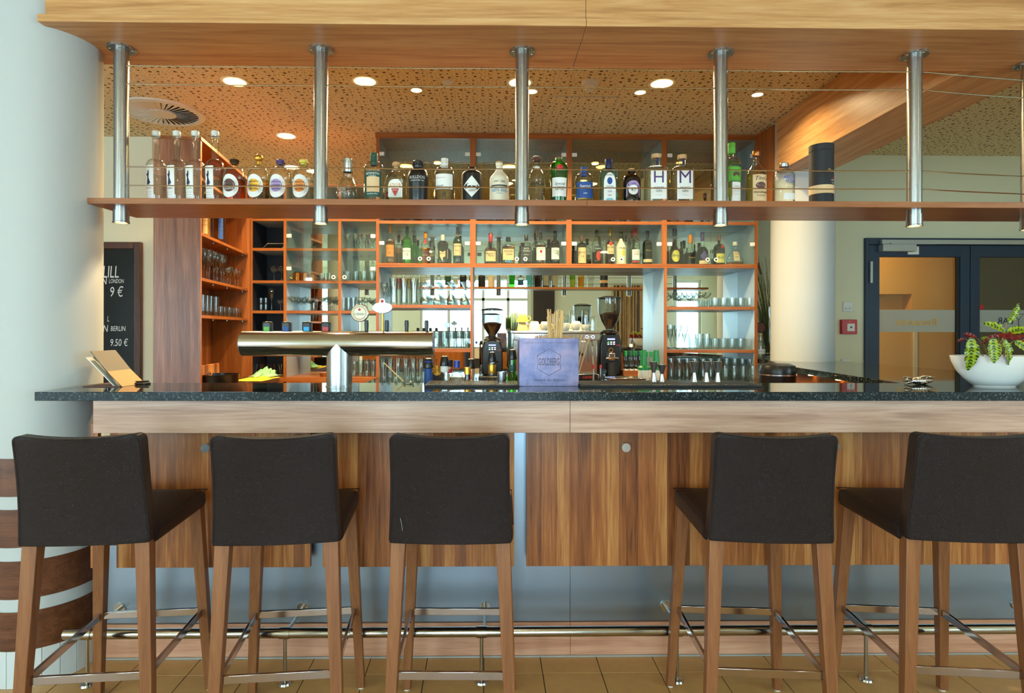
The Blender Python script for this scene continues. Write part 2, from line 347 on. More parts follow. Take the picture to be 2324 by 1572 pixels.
M = dict(
 holder=plain('weathered_board', (120,108,94), 0.7), beamy=wood('beam_laminate_lengthwise', [(158,102,56),(202,148,94),(226,180,126)], 'Y', 0.8),
 beamwood=wood('beam_laminate', [(158,102,56),(202,148,94),(226,180,126)], 'X', 0.8),
 shelfwood=wood('shelf_laminate', [(128,74,40),(158,98,58),(182,122,80)], 'X', 0.9, rough=0.3),
 fasciawood=wood('fascia_laminate', [(142,102,84),(196,156,134),(222,188,166)], 'X', 0.8),
 panelwood=wood('stave_laminate', [(98,52,26),(160,95,48),(204,144,84)], 'Z', 1.0, rough=0.34, strips=0.05, stripvar=0.28),
 endwood=wood('stave_laminate_pale', [(110,64,44),(158,104,78),(196,146,116)], 'Z', 1.0, rough=0.3, strips=0.06, stripvar=0.25),
 cabwood=wood('cherry_laminate', [(120,62,24),(150,84,36),(172,106,50)], 'X', 1.0, rough=0.36),
 cabwoodv=wood('cherry_laminate_upright', [(120,62,24),(150,84,36),(172,106,50)], 'Z', 1.0, rough=0.36),
 backwood=wood('cherry_stave_back', [(110,52,22),(160,86,38),(196,122,66)], 'Z', 1.0, rough=0.4, strips=0.06),
 legwood=wood('stained_beech', [(104,62,34),(132,81,46),(150,99,60)], 'Z', 1.6, rough=0.42),
 bandwood=wood('column_band_wood', [(58,30,16),(96,54,30),(128,78,48)], 'X', 0.9, rough=0.32),
 plinthwood=wood('plinth_laminate', [(170,108,80),(206,148,116),(224,172,140)], 'X', 0.9),
 steel=steel('brushed_steel', (176,180,182), 0.26, 'Z'),
 steelx=steel('brushed_steel_long', (186,184,178), 0.16, 'X'),
 panelsteel=steel('steel_sheet', (148,162,176), 0.33, 'X'),
 chrome=plain('chrome', (205,205,205), 0.1, 1.0),
 darkchrome=plain('polished_footrest', (188,180,178), 0.13, 1.0),
 leather=leather(), granite=granite(),
 ceiling=perforated('perforated_ceiling', (232,214,172), (96,70,36)),
 plaster=plain('white_plaster', (190,192,190), 0.85, bump=0.12, nscale=220),
 wall=plain('cream_wall', (230,222,196), 0.85, bump=0.06, nscale=150),
 wallg=plain('pale_olive_wall', (222,218,186), 0.85),
 ochre=plain('ochre_wall', (212,158,78), 0.85),
 tile=plain('sand_tile', (204,156,92), 0.32, noise=0.1, nscale=30),
 wtile=plain('white_base_tile', (206,208,206), 0.4, noise=0.05),
 grout=plain('dark_grout', (66,52,40), 0.9),
 floor=tiled('tiled_floor', (200,153,92), (70,56,42), 0.2445, -0.0114, 2.482),
 mirror=plain('mirror', (214,222,216), 0.0, 1.0),
 silverlam=plain('silver_laminate', (176,186,194), 0.34, 0.35),
 black=plain('black_plastic', (14,14,15), 0.3), blackm=plain('black_matte', (20,21,24), 0.6),
 navyback=plain('dark_back_panel', (18,20,30), 0.45),
 white=plain('white_plastic', (222,219,210), 0.35), cream=plain('cream_ceramic', (236,224,196), 0.25),
 paper=plain('label_paper', (238,234,226), 0.6), tan=plain('tan_paper', (226,190,140), 0.6),
 tindark=plain('tin_relief', (58,54,70), 0.5, 0.4), ink=plain('dark_ink', (26,24,34), 0.6), gold=plain('gold_foil', (214,160,60), 0.3, 0.8),
 red=plain('red_plastic', (190,22,24), 0.35), bluecap=plain('blue_cap', (22,58,150), 0.35),
 navy=plain('navy_cap', (18,26,66), 0.35), green=plain('green_plastic', (18,130,56), 0.4),
 cork=plain('cork', (196,150,102), 0.8, noise=0.2, nscale=200), yellow=plain('yellow_ceramic', (226,202,84), 0.3),
 peach=plain('peach_ceramic', (238,196,130), 0.3), orange=plain('orange_label', (226,132,30), 0.5),
 purple=plain('purple_cap', (78,52,110), 0.4), lilac=plain('lilac_disc', (170,140,190), 0.6),
 brownlab=plain('brown_disc', (96,60,50), 0.6), bluelab=plain('blue_label', (22,70,140), 0.5),
 greenlab=plain('dark_green_label', (16,74,60), 0.5), limelab=plain('lime_label', (92,168,50), 0.5),
 bluetext=plain('blue_print', (26,60,170), 0.5), cyan=plain('cyan_print', (40,160,214), 0.5), redtext=plain('red_print', (190,44,34), 0.5),
 grey=plain('grey_metal', (176,178,172), 0.4, 0.3), doorblue=plain('slate_blue_paint', (28,50,74), 0.45),
 silver=plain('silver_cap', (196,198,200), 0.25, 1.0), copper=plain('hammered_copper', (196,120,58), 0.28, 1.0, bump=0.8, nscale=120),
 beans=plain('coffee_beans', (52,28,14), 0.5, noise=0.6, nscale=160, bump=1.0),
 stick=plain('bamboo_stick', (222,186,124), 0.6), straw=plain('kraft_straw', (206,164,112), 0.7),
 chalkframe=wood('dark_frame', [(52,28,20),(78,44,32),(96,58,44)], 'Z', 1.2), board=plain('chalkboard', (10,11,12), 0.3, spec=0.25),
 chalk=plain('chalk', (236,236,236), 0.9), tin=tinmat(),
 leaf=leafmat(), stem=plain('plant_stem', (140,110,60), 0.5), soil=plain('soil', (46,30,20), 0.9),
 grass=plain('dried_grass', (86,98,46), 0.7), ceramic=plain('white_bowl', (232,230,224), 0.2, coat=0.4),
 mint=plain('mint_cloth', (150,206,150), 0.9, bump=0.4, nscale=200), ycloth=plain('yellow_cloth', (222,184,30), 0.9, bump=0.4, nscale=200),
 stone=plain('pale_stone', (206,196,180), 0.7), curtain=plain('dark_brown_curtain', (62,46,42), 0.8),
 bamboo=wood('bamboo_screen', [(50,30,18),(120,78,40),(190,140,80)], 'Z', 1.4, strips=0.03, stripvar=0.7),
 lamp=plain('lamp_glow', (255,214,140), 0.5, emit=14.0, ecol=(255,206,120)),
 lampsoft=plain('downlight_tube', (255,224,160), 0.5, emit=28.0, ecol=(255,196,96)),
 led=plain('led_dots', (120,140,255), 0.5, emit=4.0, ecol=(120,140,255)), ledw=plain('white_led', (240,244,255), 0.5, emit=3.0),
 ledg=plain('green_led', (60,230,110), 0.5, emit=2.0),
 frost=plain('frosted_film', (190,196,186), 0.7),
 g_clear=glass('clear_glass', (251,253,252), (150,160,156)),
 g_pane=glass('pane_glass', (244,250,248), (214,226,222)),
 g_green=glass('green_glass', (110,222,90), (24,120,34)), g_dgreen=glass('deep_green_glass', (60,130,50), (6,40,14)),
 g_brown=glass('brown_glass', (120,56,14), (36,14,4)), g_amber=glass('amber_liquid', (240,172,84), (196,112,30), ior=1.15),
 g_dark=glass('dark_spirit', (110,44,14), (40,14,6), ior=1.2), g_blue=glass('pale_blue_glass', (190,235,245), (90,172,198)),
 g_straw=glass('straw_liquid', (250,238,180), (224,196,96), ior=1.15), g_water=glass('clear_spirit', (250,252,248), (232,236,228), ior=1.15),
 g_lime=glass('lime_liquid', (232,240,180), (190,206,110), ior=1.15), g_ice=glass('cut_glass', (250,252,251), (206,214,213), rough=0.12),
 g_smoke=glass('smoky_hopper', (214,220,222), (140,150,156)),
)
M['honed'] = honed()
def frostmat():
    m, nt, b, o = newmat('frosted_film'); L = nt.links.new
    tr = N(nt, 'ShaderNodeBsdfTransparent'); mx = N(nt, 'ShaderNodeMixShader'); mx.inputs[0].default_value = 0.55
    b.inputs['Base Color'].default_value = lin((186,196,188)) + (1,); b.inputs['Roughness'].default_value = 0.6
    L(tr.outputs[0], mx.inputs[1]); L(b.outputs[0], mx.inputs[2]); L(mx.outputs[0], o.inputs[0]); return m
M['frost'] = frostmat()
# ================================================================== the setting
TS, TX0, TY0 = 0.2445, -0.0114, 2.482
FX0, FX1, FY0, FY1 = LEFT_X, RIGHT_X, REAR_Y, 7.6
# floor: slab around the built tiles, sunken grout bed under them
nx0, nx1, ny0, ny1 = -11, 14, -4, 1
bx0, bx1, by0, by1 = TX0+nx0*TS, TX0+nx1*TS, TY0+ny0*TS, TY0+ny1*TS
fl = MB()
for a in ((FX0, bx0, FY0, FY1), (bx1, FX1, FY0, FY1), (bx0, bx1, FY0, by0), (bx0, bx1, by1, FY1)): fl.box(a[0], a[1], a[2], a[3], -0.1, 0)
floor = struct('floor', fl, M['floor'], 'sand coloured square floor tiles with dark joints', 'floor', smooth=False)
part('grout_bed', MB().box(bx0, bx1, by0, by1, -0.1, -0.003), M['grout'], floor)
tm = MB().box(0.0018, TS-0.0018, 0.0018, TS-0.0018, -0.02, 0.0); tme = tm.mesh('tile', M['tile'])
for i in range(nx0, nx1):
    for j in range(ny0, ny1):
        t = part('tile', tme, None, floor, bevel=0.0012, loc=(TX0+i*TS, TY0+j*TS, random.uniform(-0.0006, 0.0)))
struct('ceiling', MB().box(FX0, FX1, FY0, FY1, CEIL, CEIL+0.1), M['ceiling'], 'perforated acoustic ceiling with scattered round holes', 'ceiling', smooth=False)
struct('wall_left', (lambda mb: [mb.box(LEFT_X-0.2, LEFT_X, y0, y1, z0, z1) for y0, y1, z0, z1 in
    [(FY0, LEFT_WIN[0][0], 0, CEIL), (LEFT_WIN[0][1], LEFT_WIN[1][0], 0, CEIL), (LEFT_WIN[1][1], FY1, 0, CEIL)] +
    [(a[0], a[1], 0, a[2]) for a in LEFT_WIN] + [(a[0], a[1], a[3], CEIL) for a in LEFT_WIN]] and mb)(MB()), M['wall'], 'cream side wall with tall windows beside the bar room', 'wall', smooth=False)
struct('wall_right', (lambda mb: [mb.box(RIGHT_X, RIGHT_X+0.2, y0, y1, z0, z1) for y0, y1, z0, z1 in
    [(FY0, RIGHT_WIN[0][0], 0, CEIL), (RIGHT_WIN[0][1], RIGHT_WIN[1][0], 0, CEIL), (RIGHT_WIN[1][1], FY1, 0, CEIL)] +
    [(a[0], a[1], 0, a[2]) for a in RIGHT_WIN] + [(a[0], a[1], a[3], CEIL) for a in RIGHT_WIN]] and mb)(MB()), M['wallg'], 'pale side wall at the far side of the room', 'wall', smooth=False)
xs = [LEFT_X]
for a in REAR_WIN: xs += [a[0], a[1]]
xs.append(RIGHT_X); mb = MB()
for i in range(0, len(xs), 2): mb.box(xs[i], xs[i+1], REAR_Y-0.2, REAR_Y, 0, CEIL)
for a in REAR_WIN: mb.box(a[0], a[1], REAR_Y-0.2, REAR_Y, 0, a[2]); mb.box(a[0], a[1], REAR_Y-0.2, REAR_Y, a[3], CEIL)
struct('wall_rear', mb, M['wall'], 'cream wall with bright windows, seen only in the bar mirrors', 'wall', smooth=False)
def window(n, a, ax, label, mull):
    """frame and panes in an opening; ax 'x' on the rear wall, 'y' on the left wall"""
    def B(mb, p0, p1, z0, z1, d0, d1):
        if ax == 'x': mb.box(p0, p1, REAR_Y-0.1+d0, REAR_Y-0.1+d1, z0, z1)
        elif ax == 'y': mb.box(LEFT_X-0.1+d0, LEFT_X-0.1+d1, p0, p1, z0, z1)
        else: mb.box(RIGHT_X+0.1+d0, RIGHT_X+0.1+d1, p0, p1, z0, z1)
    mb = MB(); w = 0.07
    B(mb, a[0], a[1], a[3]-w, a[3], -.03, .03); B(mb, a[0], a[1], a[2], a[2]+w, -.03, .03)
    cut = [a[0]] + mull + [a[1]]
    for k, c in enumerate(cut):
        p = c if k == 0 else (c-w if k == len(cut)-1 else c-w/2); B(mb, p, p+w, a[2]+w, a[3]-w, -.03, .03)
    B(mb, a[0]+w, a[1]-w, 2.2, 2.27, -.03, .03)
    o = struct('window_%d' % n, mb, M['white'], label, 'window', smooth=False)
    for k in range(len(cut)-1):
        p = MB(); B(p, cut[k]+(w if k == 0 else w/2), cut[k+1]-(w if k == len(cut)-2 else w/2), a[2]+w, a[3]-w, -.004, .004)
        part('pane', p, M['g_pane'], o, smooth=False)
window(1, REAR_WIN[0], 'x', 'white framed window mirrored behind the left glass cabinet', [-4.55])
window(2, REAR_WIN[1], 'x', 'wide white framed window and glass door mirrored in the bar niche', [-1.0, -0.1, 0.55])
window(3, REAR_WIN[2], 'x', 'narrow window mirrored behind the right hand glass shelves', [])
window(4, LEFT_WIN[0], 'y', 'tall window on the side wall towards the rear', [-3.8])
window(5, LEFT_WIN[1], 'y', 'tall window on the side wall nearest the bar', [-1.6])
window(6, RIGHT_WIN[0], 'z', 'tall window on the far side wall towards the rear', [-3.8])
window(7, RIGHT_WIN[1], 'z', 'tall window on the far side wall near the door', [-0.8])
struct('wall_curtain', MB().box(1.2, 1.75, REAR_Y+0.01, REAR_Y+0.06, 0, 2.9), M['curtain'], 'dark brown wall hanging beside the rear window', 'wall panel')
struct('wall_screen', MB().box(3.3, 4.3, REAR_Y+0.01, REAR_Y+0.08, 0, 2.6), M['bamboo'], 'bamboo pole screen on the rear wall', 'wall panel')
# walls behind the bar
BW, LW, FW = 5.5, 5.1, 6.85
struct('wall_back_left', MB().box(LEFT_X, PX(354, LW, 650), LW, LW+0.12, 0, CEIL), M['wall'], 'cream wall with the framed chalkboard', 'wall', smooth=False)
struct('wall_far', MB().box(LEFT_X, 2.0, FW, FW+0.12, 0, CEIL), M['wall'], 'warm lit wall of the room behind the bar cabinets', 'wall', smooth=False)
DX0, DX1, DZ = PX(1960, BW, 700), PX(1960, BW, 700)+1.95, PZ(541, BW, 2100)
mb = MB().box(1.95, DX0, BW, BW+0.14, 0, CEIL); mb.box(DX1, RIGHT_X, BW, BW+0.14, 0, CEIL); mb.box(DX0, DX1, BW, BW+0.14, DZ, CEIL)
struct('wall_back_right', mb, M['wallg'], 'pale olive wall around the dark blue glass door', 'wall', smooth=False)
struct('wall_partition', MB().box(1.83, 1.95, BW, FY1, 0, CEIL), M['ochre'], 'partition between the back room and the corridor', 'wall', smooth=False)
mb = MB(); nx = (PX(1993, 7.3, 680), PX(2070, 7.3, 680)); nz = (PZ(702, 7.3, 2030), PZ(667, 7.3, 2030))
mb.box(1.95, nx[0], 7.3, 7.5, 0, CEIL); mb.box(nx[1], RIGHT_X, 7.3, 7.5, 0, CEIL); mb.box(nx[0], nx[1], 7.3, 7.5, 0, nz[0]); mb.box(nx[0], nx[1], 7.3, 7.5, nz[1], CEIL); mb.box(nx[0], nx[1], 7.46, 7.5, nz[0], nz[1])
struct('wall_corridor', mb, M['ochre'], 'ochre corridor wall with lit niche seen through the glass door', 'wall', smooth=False)
struct('dark_pane_backing', MB().box(PX(2206, 6.4), RIGHT_X, 6.4, 6.5, 0, CEIL), plain('dark_reflection_tone', (64,56,38), 0.6), 'added dark sheet imitating the reflection in the right hand door leaf', 'wall', smooth=False)  # added sheet; its dark colour stands in for the pane's dark reflection
struct('trim_3', MB().box(PX(2085, 7.2), PX(2092, 7.2), 7.27, 7.3, 0.1, 1.6), M['white'], 'white upright strip on the corridor wall', 'trim')
# ------------------------------------------------------------------ double glass door
dr = thing('door_1', 'dark blue framed double glass door with frosted bands', 'door', (0,0,0), kind='structure')
def zz(v): return PZ(v, BW, 2100)
def xx(u): return PX(u, BW, 650)
fy0, fy1 = BW-0.03, BW+0.05
mb = MB().box(DX0, xx(1968), fy0, fy1, 0, DZ); mb.box(DX1-0.05, DX1, fy0, fy1, 0, DZ); mb.box(xx(1968), DX1-0.05, fy0, fy1, zz(556), DZ)
part('door_frame', mb, M['doorblue'], dr, bevel=0.003)
for k, (l0, g0, g1, l1) in enumerate(((xx(1969), xx(1993), xx(2176), xx(2197)), (xx(2199), xx(2220), xx(2220)+0.72, DX1-0.05))):
    mb = MB().box(l0, g0, fy0+.01, fy1-.01, 0.01, zz(557)); mb.box(g1, l1, fy0+.01, fy1-.01, 0.01, zz(557))
    mb.box(g0, g1, fy0+.01, fy1-.01, zz(583), zz(557)); mb.box(g0, g1, fy0+.01, fy1-.01, 0.01, 0.2)
    lf = part('door_leaf', mb, M['doorblue'], dr, bevel=0.002)
    part('pane', MB().box(g0, g1, BW+.006, BW+.012, 0.2, zz(583)), M['g_pane'], lf, smooth=False)
    part('frosted_band', MB().box(g0, g1, BW+.002, BW+.005, zz(753), zz(703)), M['frost'], lf, smooth=False)
    if k == 0:
        c = (xx(2080), zz(731)); t = text_mb('Restaurant', width=xx(2126)-xx(2034), fn=lambda x, y: (c[0]+x, BW-0.001, c[1]+y), mirror=True)
    else:
        c2 = (xx(2282), zz(728)); t = text_mb('BAR', width=xx(2302)-xx(2266), fn=lambda x, y: (c2[0]+x, BW-0.001, c2[1]+y), mirror=True)
        gx = xx(2312); gz = zz(712)
        t.tube([(gx-.045, BW-.001, gz), (gx+.045, BW-.001, gz), (gx, BW-.001, gz-.055), (gx-.045, BW-.001, gz)], 0.003, 4)
        t.tube([(gx, BW-.001, gz-.055), (gx, BW-.001, gz-.115)], 0.003, 4); t.tube([(gx-.03, BW-.001, gz-.115), (gx+.03, BW-.001, gz-.115)], 0.003, 4)
        part('round_sticker', MB().cyl((xx(2226), BW-.001, zz(697)), (xx(2226), BW-.003, zz(697)), 0.025, n=20), M['red'], lf)
    part('lettering', t, M['gold'] if k == 0 else M['ink'], lf, smooth=False)
    part('gasket', MB().box(g1-.035, g1, BW-.012, BW+.002, 0.2, zz(583)), M['blackm'], lf, smooth=False)
part('closer_rail', MB().box(xx(1992), DX1-.1, fy0-.035, fy0, zz(556), zz(546)), M['grey'], dr, bevel=.003)
part('closer_arm', MB().box(xx(2010), xx(2110), fy0-.045, fy0-.035, zz(556.5), zz(553)), M['grey'], dr)
part('closer_box', MB().box(xx(1990), xx(2065), fy0-.06, fy0+.01, zz(573), zz(557)), M['grey'], dr, bevel=.004)
part('sticker', MB().box(xx(2056), xx(2081), fy0+.004, fy0+.0105, zz(578), zz(560)), M['paper'], dr)
part('hinge', MB().cyl((xx(1971), fy0-.012, zz(643)), (xx(1971), fy0-.012, zz(595)), .014), M['grey'], dr)
# ------------------------------------------------------------------ columns
def ring_pts(cx, cy, r, n): return [(cx+r*math.cos(2*PI*i/n), cy+r*math.sin(2*PI*i/n)) for i in range(n)]
C1X, C1Y, C1R = -1.897, 2.607, 0.2065
c1 = struct('column', MB().cyl((C1X, C1Y, 0), (C1X, C1Y, CEIL), C1R, n=96), M['plaster'], 'white round column with wooden bands beside the stools', 'column')
for va, vb in ((1127, 1041), (1243, 1157), (1360.5, 1274.5), (1478, 1390)):
    z0, z1 = PZ(va, 2.40, 30), PZ(vb, 2.40, 30)
    part('wood_band', MB().lathe([(C1R-.001, z0), (C1R+.004, z0), (C1R+.004, z1), (C1R-.001, z1)], 96, C1X, C1Y), M['bandwood'], c1)
zt = PZ(1478, 2.40, 30); NT = 22
tmb = MB(); w = 2*PI/NT*0.485
pts = [(math.cos(a)*(C1R+.006), math.sin(a)*(C1R+.006)) for a in (-w, 0, w)]; pin = [(math.cos(a)*(C1R-.001), math.sin(a)*(C1R-.001)) for a in (w, 0, -w)]
tmb.slab(pts+pin, 0, zt); bt = tmb.mesh('base_tile', M['wtile'])
for k in range(NT): part('base_tile', bt, None, c1, bevel=.001, loc=(C1X, C1Y, 0), rot=(0, 0, 2*PI*k/NT))
C2X, C2Y, C2R = 2.50, 4.72, 0.23
struct('column', MB().cyl((C2X, C2Y, 0), (C2X, C2Y, CEIL), C2R, n=96), M['plaster'], 'white round column behind the side counter near the door', 'column')
# ------------------------------------------------------------------ ceiling beams (wood clad)
ZB = 2.641
bX0, bXs, bX1 = PX(84, 2.397, 50), PX(1331, 2.397, 60), 4.4
bm = thing('trim_1', 'long wood clad beam over the bar carrying the hanging shelf', 'beam', kind='structure')
for x0, x1 in ((bX0, bXs-.0008), (bXs+.0008, bX1)):
    part('fascia_board', MB().box(x0+(.02 if x0 < 0 else 0), x1, 2.412, 2.78, ZB+.031, CEIL-.002), M['beamwood'], bm, bevel=.001)
    part('soffit_board', MB().box(x0, x1, 2.397, 2.785, ZB, ZB+.03), M['beamwood'], bm, bevel=.002)
b2 = thing('trim_2', 'wood clad cross beam running back to the far column', 'beam', kind='structure')
part('beam_casing', MB().box(2.235, 2.62, 2.79, C2Y-.12, ZB+.003, CEIL-.002), M['beamy'], b2, bevel=.002).rotation_euler = (0,0,0)
mb = MB().hexa([(2.235,4.94,2.36),(2.262,4.70,2.36),(2.285,4.70,2.36),(2.258,4.94,2.36)][::1], [(2.235,4.94,CEIL-.002),(2.262,4.70,CEIL-.002),(2.285,4.70,CEIL-.002),(2.258,4.94,CEIL-.002)])
part('bulkhead_panel', mb, M['cabwoodv'], b2)
# ------------------------------------------------------------------ ceiling fittings
def ceil_at(u, v):
    Y = (CEIL-CH)*F/(PV-v); 
    for _ in range(4): Y *= (CEIL-CH)/(PZ(v, Y, u)-CH)
    return PX(u, Y, v), Y
def downlight(u, v, r, label, big=True, watt=30, group='ceiling downlights over the bar'):
    x, y = ceil_at(u, v)
    t = thing('ceiling_downlight', label, 'downlight', (x, y, CEIL), 0, group)
    part('trim_ring', MB().lathe([(r*.86, .0), (r*.9, -.004), (r*1.1, -.004), (r*1.14, .0)], 32), M['white'], t)
    # reflector is a shallow dish hung under the ceiling slab's face
    part('reflector', MB().lathe([(r*.9, -.0035), (r*.5, -.0015), (0, -.001)], 32), M['lamp'], t)
    if big:
        for s in (-1, 1):
            part('lamp_tube', MB().tube([(s*r*.2+r*.16*math.cos(a), -.008, 0) if False else (s*r*.3+r*.2*math.cos(a), r*.55*math.sin(a)-.1*r, -.009) for a in [PI*k/10 for k in range(-3, 14)]], r*.06, 6), M['lampsoft'], t)
    l = bpy.data.lights.new('downlight', 'AREA'); l.shape = 'DISK'; l.size = r*1.7; l.energy = watt; l.color = WARM; l.spread = math.radians(150)
    lo = bpy.data.objects.new('downlight', l); COL.objects.link(lo); lo.location = (x, y, CEIL-.016)
    return t
DLW = 36
for u, v, lb in ((533, 185, 'bright round ceiling downlight, leftmost of the front row'), (828, 184, 'bright round ceiling downlight right of the second shelf post'),
                 (1180, 187, 'bright round ceiling downlight half hidden by the middle shelf post'), (1502, 189, 'bright round ceiling downlight, rightmost of the large ones'),
                 (650, 308, 'bright round ceiling downlight further back, above the four round-bodied bottles')):
    downlight(u, v, .078, lb, True, DLW)
for u, v, lb in ((945, 204, 'small round spotlight between the second and third shelf posts'), (1207, 207, 'small round spotlight just right of the middle shelf post'),
                 (1453, 209, 'small round spotlight left of the rightmost large downlight'), (1719, 214, 'small round spotlight nearest the diagonal beam')):
    downlight(u, v, .04, lb, False, DLW*.3)
for u, v, lb in ((663, 379, 'far ceiling downlight left of the second shelf post'), (712, 388, 'far ceiling downlight beside the second shelf post')):
    downlight(u, v, .078, lb, False, DLW*.5)
x, y = ceil_at(368, 255)
vt = thing('ceiling_vent', 'round swirl air vent with dark slots in the ceiling', 'vent', (x, y, CEIL))
R_ = 0.29
part('vent_plate', MB().lathe([(0, -.002), (R_*.88, -.002)], 48), M['blackm'], vt)
part('vent_rim', MB().lathe([(R_*.84, -.003), (R_*.86, -.014), (R_, -.01), (R_*1.03, 0)], 48), M['white'], vt)
part('vent_hub', MB().lathe([(R_*.33, -.003), (R_*.33, -.016), (0, -.017)], 32), M['white'], vt)
vb_ = MB(); vb_.hexa([(R_*.3,-.004,-.014),(R_*.86,-.012,-.014),(R_*.86,.022,-.006),(R_*.3,.010,-.006)], [(R_*.3,-.004,-.012),(R_*.86,-.012,-.012),(R_*.86,.022,-.004),(R_*.3,.010,-.004)])
vbm = vb_.mesh('vent_blade', M['white'])
for k in range(36): part('vent_blade', vbm, None, vt, rot=(0, 0, 2*PI*k/36))
x, y = ceil_at(1338, 186)
sd = thing('smoke_detector', 'small white smoke detector on the perforated ceiling', 'detector', (x, y, CEIL))
part('base', MB().lathe([(0, -.03), (.05, -.03), (.055, 0)], 24), M['white'], sd); part('sensor', MB().lathe([(0, -.06), (.028, -.055), (.034, -.032), (.034, -.03)], 20), M['white'], sd)
x, y = ceil_at(1015, 186)
tag(part('ceiling_sensor', MB().lathe([(0, -.008), (.036, -.007), (.038, 0)], 24), M['white'], loc=(x, y, CEIL)), 'flat white round cover plate on the ceiling', 'sensor')
x0, y0 = ceil_at(1245, 218); x1, y1 = ceil_at(1405, 218); _, y2 = ceil_at(1320, 276)
ht = thing('ceiling_hatch', 'perforated access hatch outlined in the ceiling', 'hatch', (0,0,0))
part('hatch_panel', MB().box(x0, x1, y0, y2, CEIL-.004, CEIL), M['ceiling'], ht, smooth=False)
mb = MB()
for a in ((x0-.004, x1+.004, y0-.004, y0), (x0-.004, x1+.004, y2, y2+.004), (x0-.004, x0, y0, y2), (x1, x1+.004, y0, y2)): mb.box(a[0], a[1], a[2], a[3], CEIL-.0045, CEIL)
part('hatch_frame', mb, M['grey'], ht, smooth=False)
# lamps of the guest room in front of the bar and of the corridor
for x, y in ((-2.6, 0.2), (0.2, 0.6), (2.8, 0.2), (-1.2, -2.4), (2.4, -2.4)):
    t = thing('ceiling_downlight', 'round warm downlight in the guest room ceiling', 'downlight', (x, y, CEIL), 0, 'guest room downlights')
    part('trim_ring', MB().lathe([(.07, 0), (.072, -.004), (.09, -.004), (.092, 0)], 24), M['white'], t); part('reflector', MB().lathe([(.072, -.003), (0, -.001)], 24), M['lamp'], t)
    area('guest_room_lamp', (x, y, CEIL-.02), (0,0,0), .14, .14, 5, (1, .78, .5), shape='DISK')
area('corridor_lamp', (4.3, 6.5, CEIL-.05), (0,0,0), .5, .3, 34, (1, .7, .34))
area('back_room_lamp', (-2.6, 6.2, CEIL-.05), (0,0,0), .4, .3, 16, WARM)
# wall fittings by the door
def wallbox(name, label, cat, u0, u1, v0, v1, mat, d=.02):
    t = thing(name, label, cat, (PX((u0+u1)/2, BW, (v0+v1)/2), BW, PZ((v0+v1)/2, BW, u0)))
    s = BW/F; w, h = (u1-u0)*s/2, (v1-v0)*s/2
    part('housing', MB().box(-w, w, -d, 0, -h, h), mat, t, bevel=.004); return t, w, h
t, w, h = wallbox('light_switch', 'white double switch plate above the red alarm box', 'switch', 1912, 1934, 685, 707, M['white'], .012)
for s in (-1, 1): part('rocker', MB().cyl((s*w*.4, -.012, -h*.35), (s*w*.4, -.015, -h*.35), w*.28, n=16), M['grey'], t)
t, w, h = wallbox('fire_alarm_box', 'red fire alarm call point on the wall by the door', 'alarm', 1905, 1940, 725, 758, M['red'], .04)
part('glass_plate', MB().box(-w*.35, w*.65, -.044, -.04, -h*.6, h*.45), M['white'], t, bevel=.002); part('push_button', MB().cyl((w*.15, -.044, -h*.05), (w*.15, -.047, -h*.05), w*.13), M['black'], t)
part('emblem', text_mb('!', size=.03, fn=lambda x, y: (x, -.0405, h*.72+y)), M['white'], t, smooth=False)
t, w, h = wallbox('wall_socket', 'white flush socket plate low on the wall above the side counter', 'socket', 1908, 1928, 814, 832, M['white'], .012)
part('cover_flap', MB().box(-w*.7, w*.7, -.015, -.012, -h*.7, h*.7), M['white'], t, bevel=.002)
# ================================================================== bar
ZC = 1.188                                     # counter top
GF, GB = 2.27, 2.66                            # granite front and back edge
XL, XR = PX(80, GF, 895), 3.2
CT = ZC - 0.0335
SX0, SX1 = 1.855, 2.75                          # side counter running back from the bar
mb = MB().slab([(XL, GF), (XR, GF), (XR, GB), (SX1+.05, GB), (SX1, 4.85), (2.262, 4.85), (1.985, 3.85), (SX0, GB), (XL, GB)], CT, ZC)
g = thing('granite_counter', 'polished black speckled granite bar counter top', 'counter', (0,0,0))
part('counter_slab', mb, M['granite'], g)
part('counter_edge', MB().box(XL, XR, GF-.004, GF, CT, ZC-.0008), M['honed'], g, bevel=.0015)
part('counter_slab', MB().box(2.26, SX1, 4.852, 5.48, CT, ZC), M['granite'], g, bevel=.002)
br = thing('bar_cabinet', 'wood and steel front of the bar below the granite top', 'bar', (0,0,0))
FX = PX(1294, 2.30, 945)
for x0, x1 in ((PX(211, 2.30, 945), FX-.0006), (FX+.0006, XR-.03)):
    part('fascia_board', MB().box(x0, x1, 2.30, 2.33, PZ(982, 2.30), CT-.001), M['fasciawood'], br, bevel=.0015)
PY = 2.42; pz0, pz1 = PZ(1285, PY), PZ(982, 2.30)+.02
def kn(u, v):
    x, z = PXZ(u, v, PY); 
    return MB().lathe([(0, -.03), (.0115, -.03), (.013, -.028), (.0105, -.001), (.012, 0)], 20).xf(Matrix.Translation((x, PY, z)) @ Matrix.Rotation(-PI/2, 4, 'X')) if False else MB().cyl((x, PY-.034, z), (x, PY, z), .0175, .015, 24)
pan = [(205, 222, None), (264, 704, (474, 1013)), (732, 1167, None), (1195, 1880, (1417, 1012)), (1883, 2420, (1886, 1010))]
for k, (u0, u1, kb) in enumerate(pan):
    p = part('door_panel', MB().box(PX(u0, PY, 1285), PX(u1, PY, 1285), PY, PY+.02, pz0, pz1), M['panelwood'], br, bevel=.001)
    if kb: part('knob', kn(*kb), M['silver'], p)
part('door_panel', MB().box(PX(2424, PY, 1285), XR-.05, PY, PY+.02, pz0, pz1), M['panelwood'], br, bevel=.001)
SY = 2.618
xl = PX(214, 2.61, 1490)
